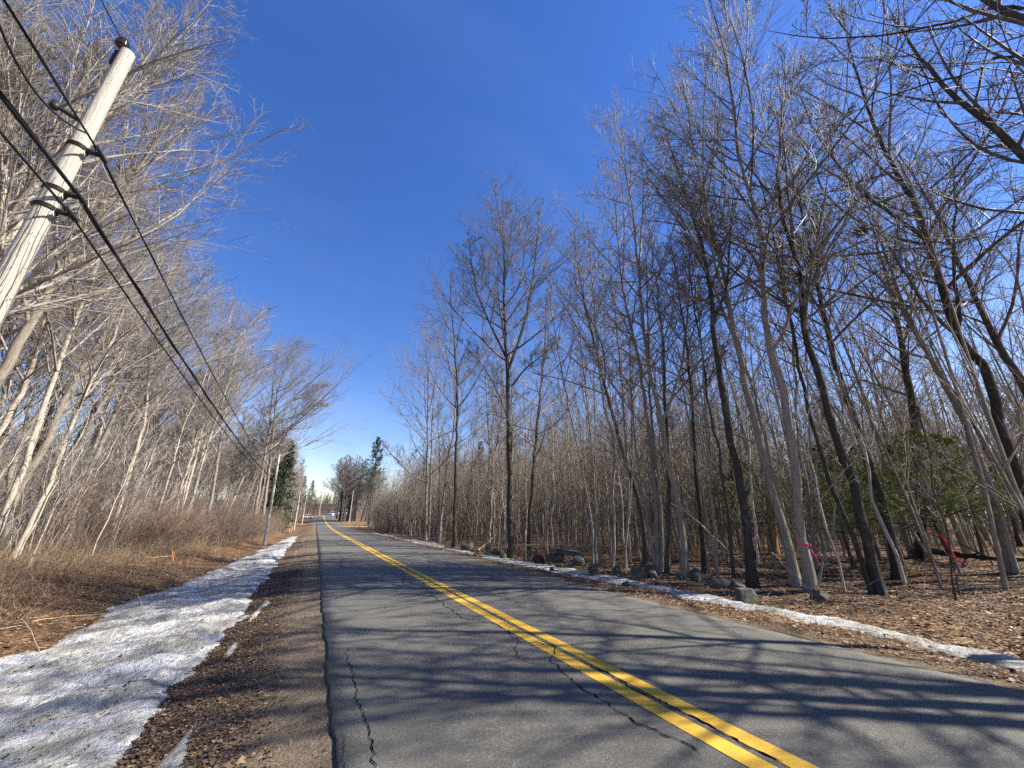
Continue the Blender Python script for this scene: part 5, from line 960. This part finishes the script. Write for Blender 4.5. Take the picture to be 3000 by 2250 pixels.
link('bird_nest', mesh_np('bird_nest', V, F, M['nest']), label='round brown nest of twigs high in the bare branches', cat='nest', loc=c.tolist())
# ------------------------------------------------------------------ far buildings and the parked car
def house(name, x, y, w, d, h, rh, rz, label, nw=3, dz=0.0):
    e = bpy.data.objects.new(name, None); COL.objects.link(e); e.location = gp(x, y, dz); e.rotation_euler = (0, 0, rz); e['label'] = label; e['category'] = 'house'
    mb = MB(); mb.box((0, 0, h / 2), (w, d, h)); mb.add([[-w / 2, -d / 2, h], [-w / 2, d / 2, h], [-w / 2, 0, h + rh], [w / 2, -d / 2, h], [w / 2, d / 2, h], [w / 2, 0, h + rh]], [[0, 2, 1], [3, 4, 5]]); link('wall', mb.build('wall', M['white_paint']), e)
    mb = MB(); o = .4; s = rh / (d / 2)
    for sg in (-1, 1):
        A = np.array([[-w / 2 - o, sg * (d / 2 + o), h - o * s + .03], [w / 2 + o, sg * (d / 2 + o), h - o * s + .03], [w / 2 + o, 0, h + rh + .03], [-w / 2 - o, 0, h + rh + .03]]); mb.add(np.vstack([A, A + [0, 0, .15]]), [[0, 1, 2, 3], [4, 7, 6, 5], [0, 4, 5, 1], [3, 2, 6, 7], [0, 3, 7, 4], [1, 5, 6, 2]])
    r = link('roof', mb.build('roof', M['roofing']), e); mb = MB(); mb.box((w * .2, 0, h + rh + .3), (.7, .7, 1.4)); link('chimney', mb.build('chimney', M['stump']), r)
    for k in range(nw):
        for s_ in (-1, 1):
            xx = -w / 2 + w * (k + .5) / nw; mb = MB(); mb.box((xx, s_ * d / 2, h * .55), (1.1, .12, 1.5)); f = link('window', mb.build('window', M['white_paint']), e); mb = MB(); mb.box((xx, s_ * (d / 2 + .065), h * .55), (.85, .03, 1.25)); link('pane', mb.build('pane', M['glass']), f)
    for s_ in (-1, 1):
        mb = MB(); mb.box((s_ * w / 2, 0, h * .55), (.12, 1.1, 1.5)); f = link('window', mb.build('window', M['white_paint']), e); mb = MB(); mb.box((s_ * (w / 2 + .065), 0, h * .55), (.03, .85, 1.25)); link('pane', mb.build('pane', M['glass']), f)
    return e
house('white_house', 34, 122, 10, 7, 5.2, 2.4, .4, 'white house half hidden behind the bare trees beyond the driveway')
house('white_shed', 13.5, 262, 7, 5, 3.2, 1.4, .2, 'low white shed at the crest under the shady grove', 1)
house('white_shed', 8.2, 275, 3.2, 3, 3.6, .8, .0, 'narrow white shed at the crest, in line with the road', 1)
def car(x, y, rz, label):
    e = bpy.data.objects.new('parked_car', None); COL.objects.link(e); e.location = gp(x, y, .02); e.rotation_euler = (0, 0, rz); e['label'] = label; e['category'] = 'car'
    prof_ = [(-2.3, .35), (-2.35, .75), (-2.25, 1.0), (-1.9, 1.08), (1.15, 1.08), (2.1, .95), (2.3, .8), (2.32, .35)]
    def ext(pr, w, ws):
        n = len(pr); A = [[px_, -w * ws[i], pz] for i, (px_, pz) in enumerate(pr)]; B = [[px_, w * ws[i], pz] for i, (px_, pz) in enumerate(pr)]; mb = MB(); V = np.array(A + B)
        mb.add(V, [[i, (i + 1) % n, (i + 1) % n + n, i + n] for i in range(n)]); cA = V[:n].mean(0); cB = V[n:].mean(0); mb.add(np.vstack([V[:n], cA]), [[(i + 1) % n, i, n] for i in range(n)]); mb.add(np.vstack([V[n:], cB]), [[i, (i + 1) % n, n] for i in range(n)]); return mb
    link('body', ext(prof_, .9, [.95, 1, 1, .98, .98, .98, .95, .92]).build('body', M['white_paint']), e)
    link('cabin', ext([(-2.0, 1.08), (-1.75, 1.62), (-1.5, 1.7), (.2, 1.7), (.45, 1.62), (1.1, 1.08)], .86, [1, .86, .82, .82, .86, 1]).build('cabin', M['white_paint']), e)
    for s_ in (-1, 1):
        mb = MB(); V = np.array([[-1.75, s_ * .875, 1.13], [.85, s_ * .875, 1.13], [.3, s_ * .765, 1.58], [-1.6, s_ * .765, 1.58]]); mb.add(np.vstack([V, V + [0, s_ * .012, .0]]), [[0, 1, 2, 3], [4, 7, 6, 5], [0, 4, 5, 1], [1, 5, 6, 2], [2, 6, 7, 3], [3, 7, 4, 0]]); link('side_window', mb.build('side_window', M['glass']), e)
        mb = MB(); mb.box((2.28, s_ * .65, .78), (.1, .32, .16)); link('headlight', mb.build('headlight', M['metal']), e)
        for xx in (-1.45, 1.45):
            mb = MB(); mb.tube([[xx, s_ * .70, .34], [xx, s_ * .74, .34], [xx, s_ * .90, .34], [xx, s_ * .93, .34]], [.30, .34, .34, .30], 20); w = link('wheel', mb.build('wheel', M['tyre'], True), e); mb = MB(); mb.tube([[xx, s_ * .92, .34], [xx, s_ * .945, .34]], [.2, .19], 14); link('rim', mb.build('rim', M['metal']), w)
    mb = MB(); V = np.array([[.50, -.72, 1.60], [.50, .72, 1.60], [1.08, .82, 1.13], [1.08, -.82, 1.13]]); mb.add(np.vstack([V, V + [.02, 0, .02]]), [[0, 1, 2, 3], [4, 7, 6, 5], [0, 4, 5, 1], [1, 5, 6, 2], [2, 6, 7, 3], [3, 7, 4, 0]]); link('windscreen', mb.build('windscreen', M['glass']), e)
car(-3.6, 196, .5, 'white car parked on the verge near the crest of the road')

# twins of one kind in one spot are told apart by their height
from collections import defaultdict
tw = defaultdict(list)
for o in COL.objects:
    if o.parent is None and o.get('group') and o.get('label') and o.name.split('.')[0] in ('bare_tree', 'sapling', 'leafless_shrub', 'stone'): tw[o['label']].append(o)
for l, os_ in tw.items():
    if len(os_) in (2, 3) and len(l.split()) <= 15:
        os_.sort(key=lambda o: -max((Vector(c).z for ch in (list(o.children) or [o]) for c in ch.bound_box)) * o.scale[2])
        for o, a_ in zip(os_, ('taller', 'shorter') if len(os_) == 2 else ('tallest', 'middling', 'shortest')): o['label'] = a_ + ' ' + l
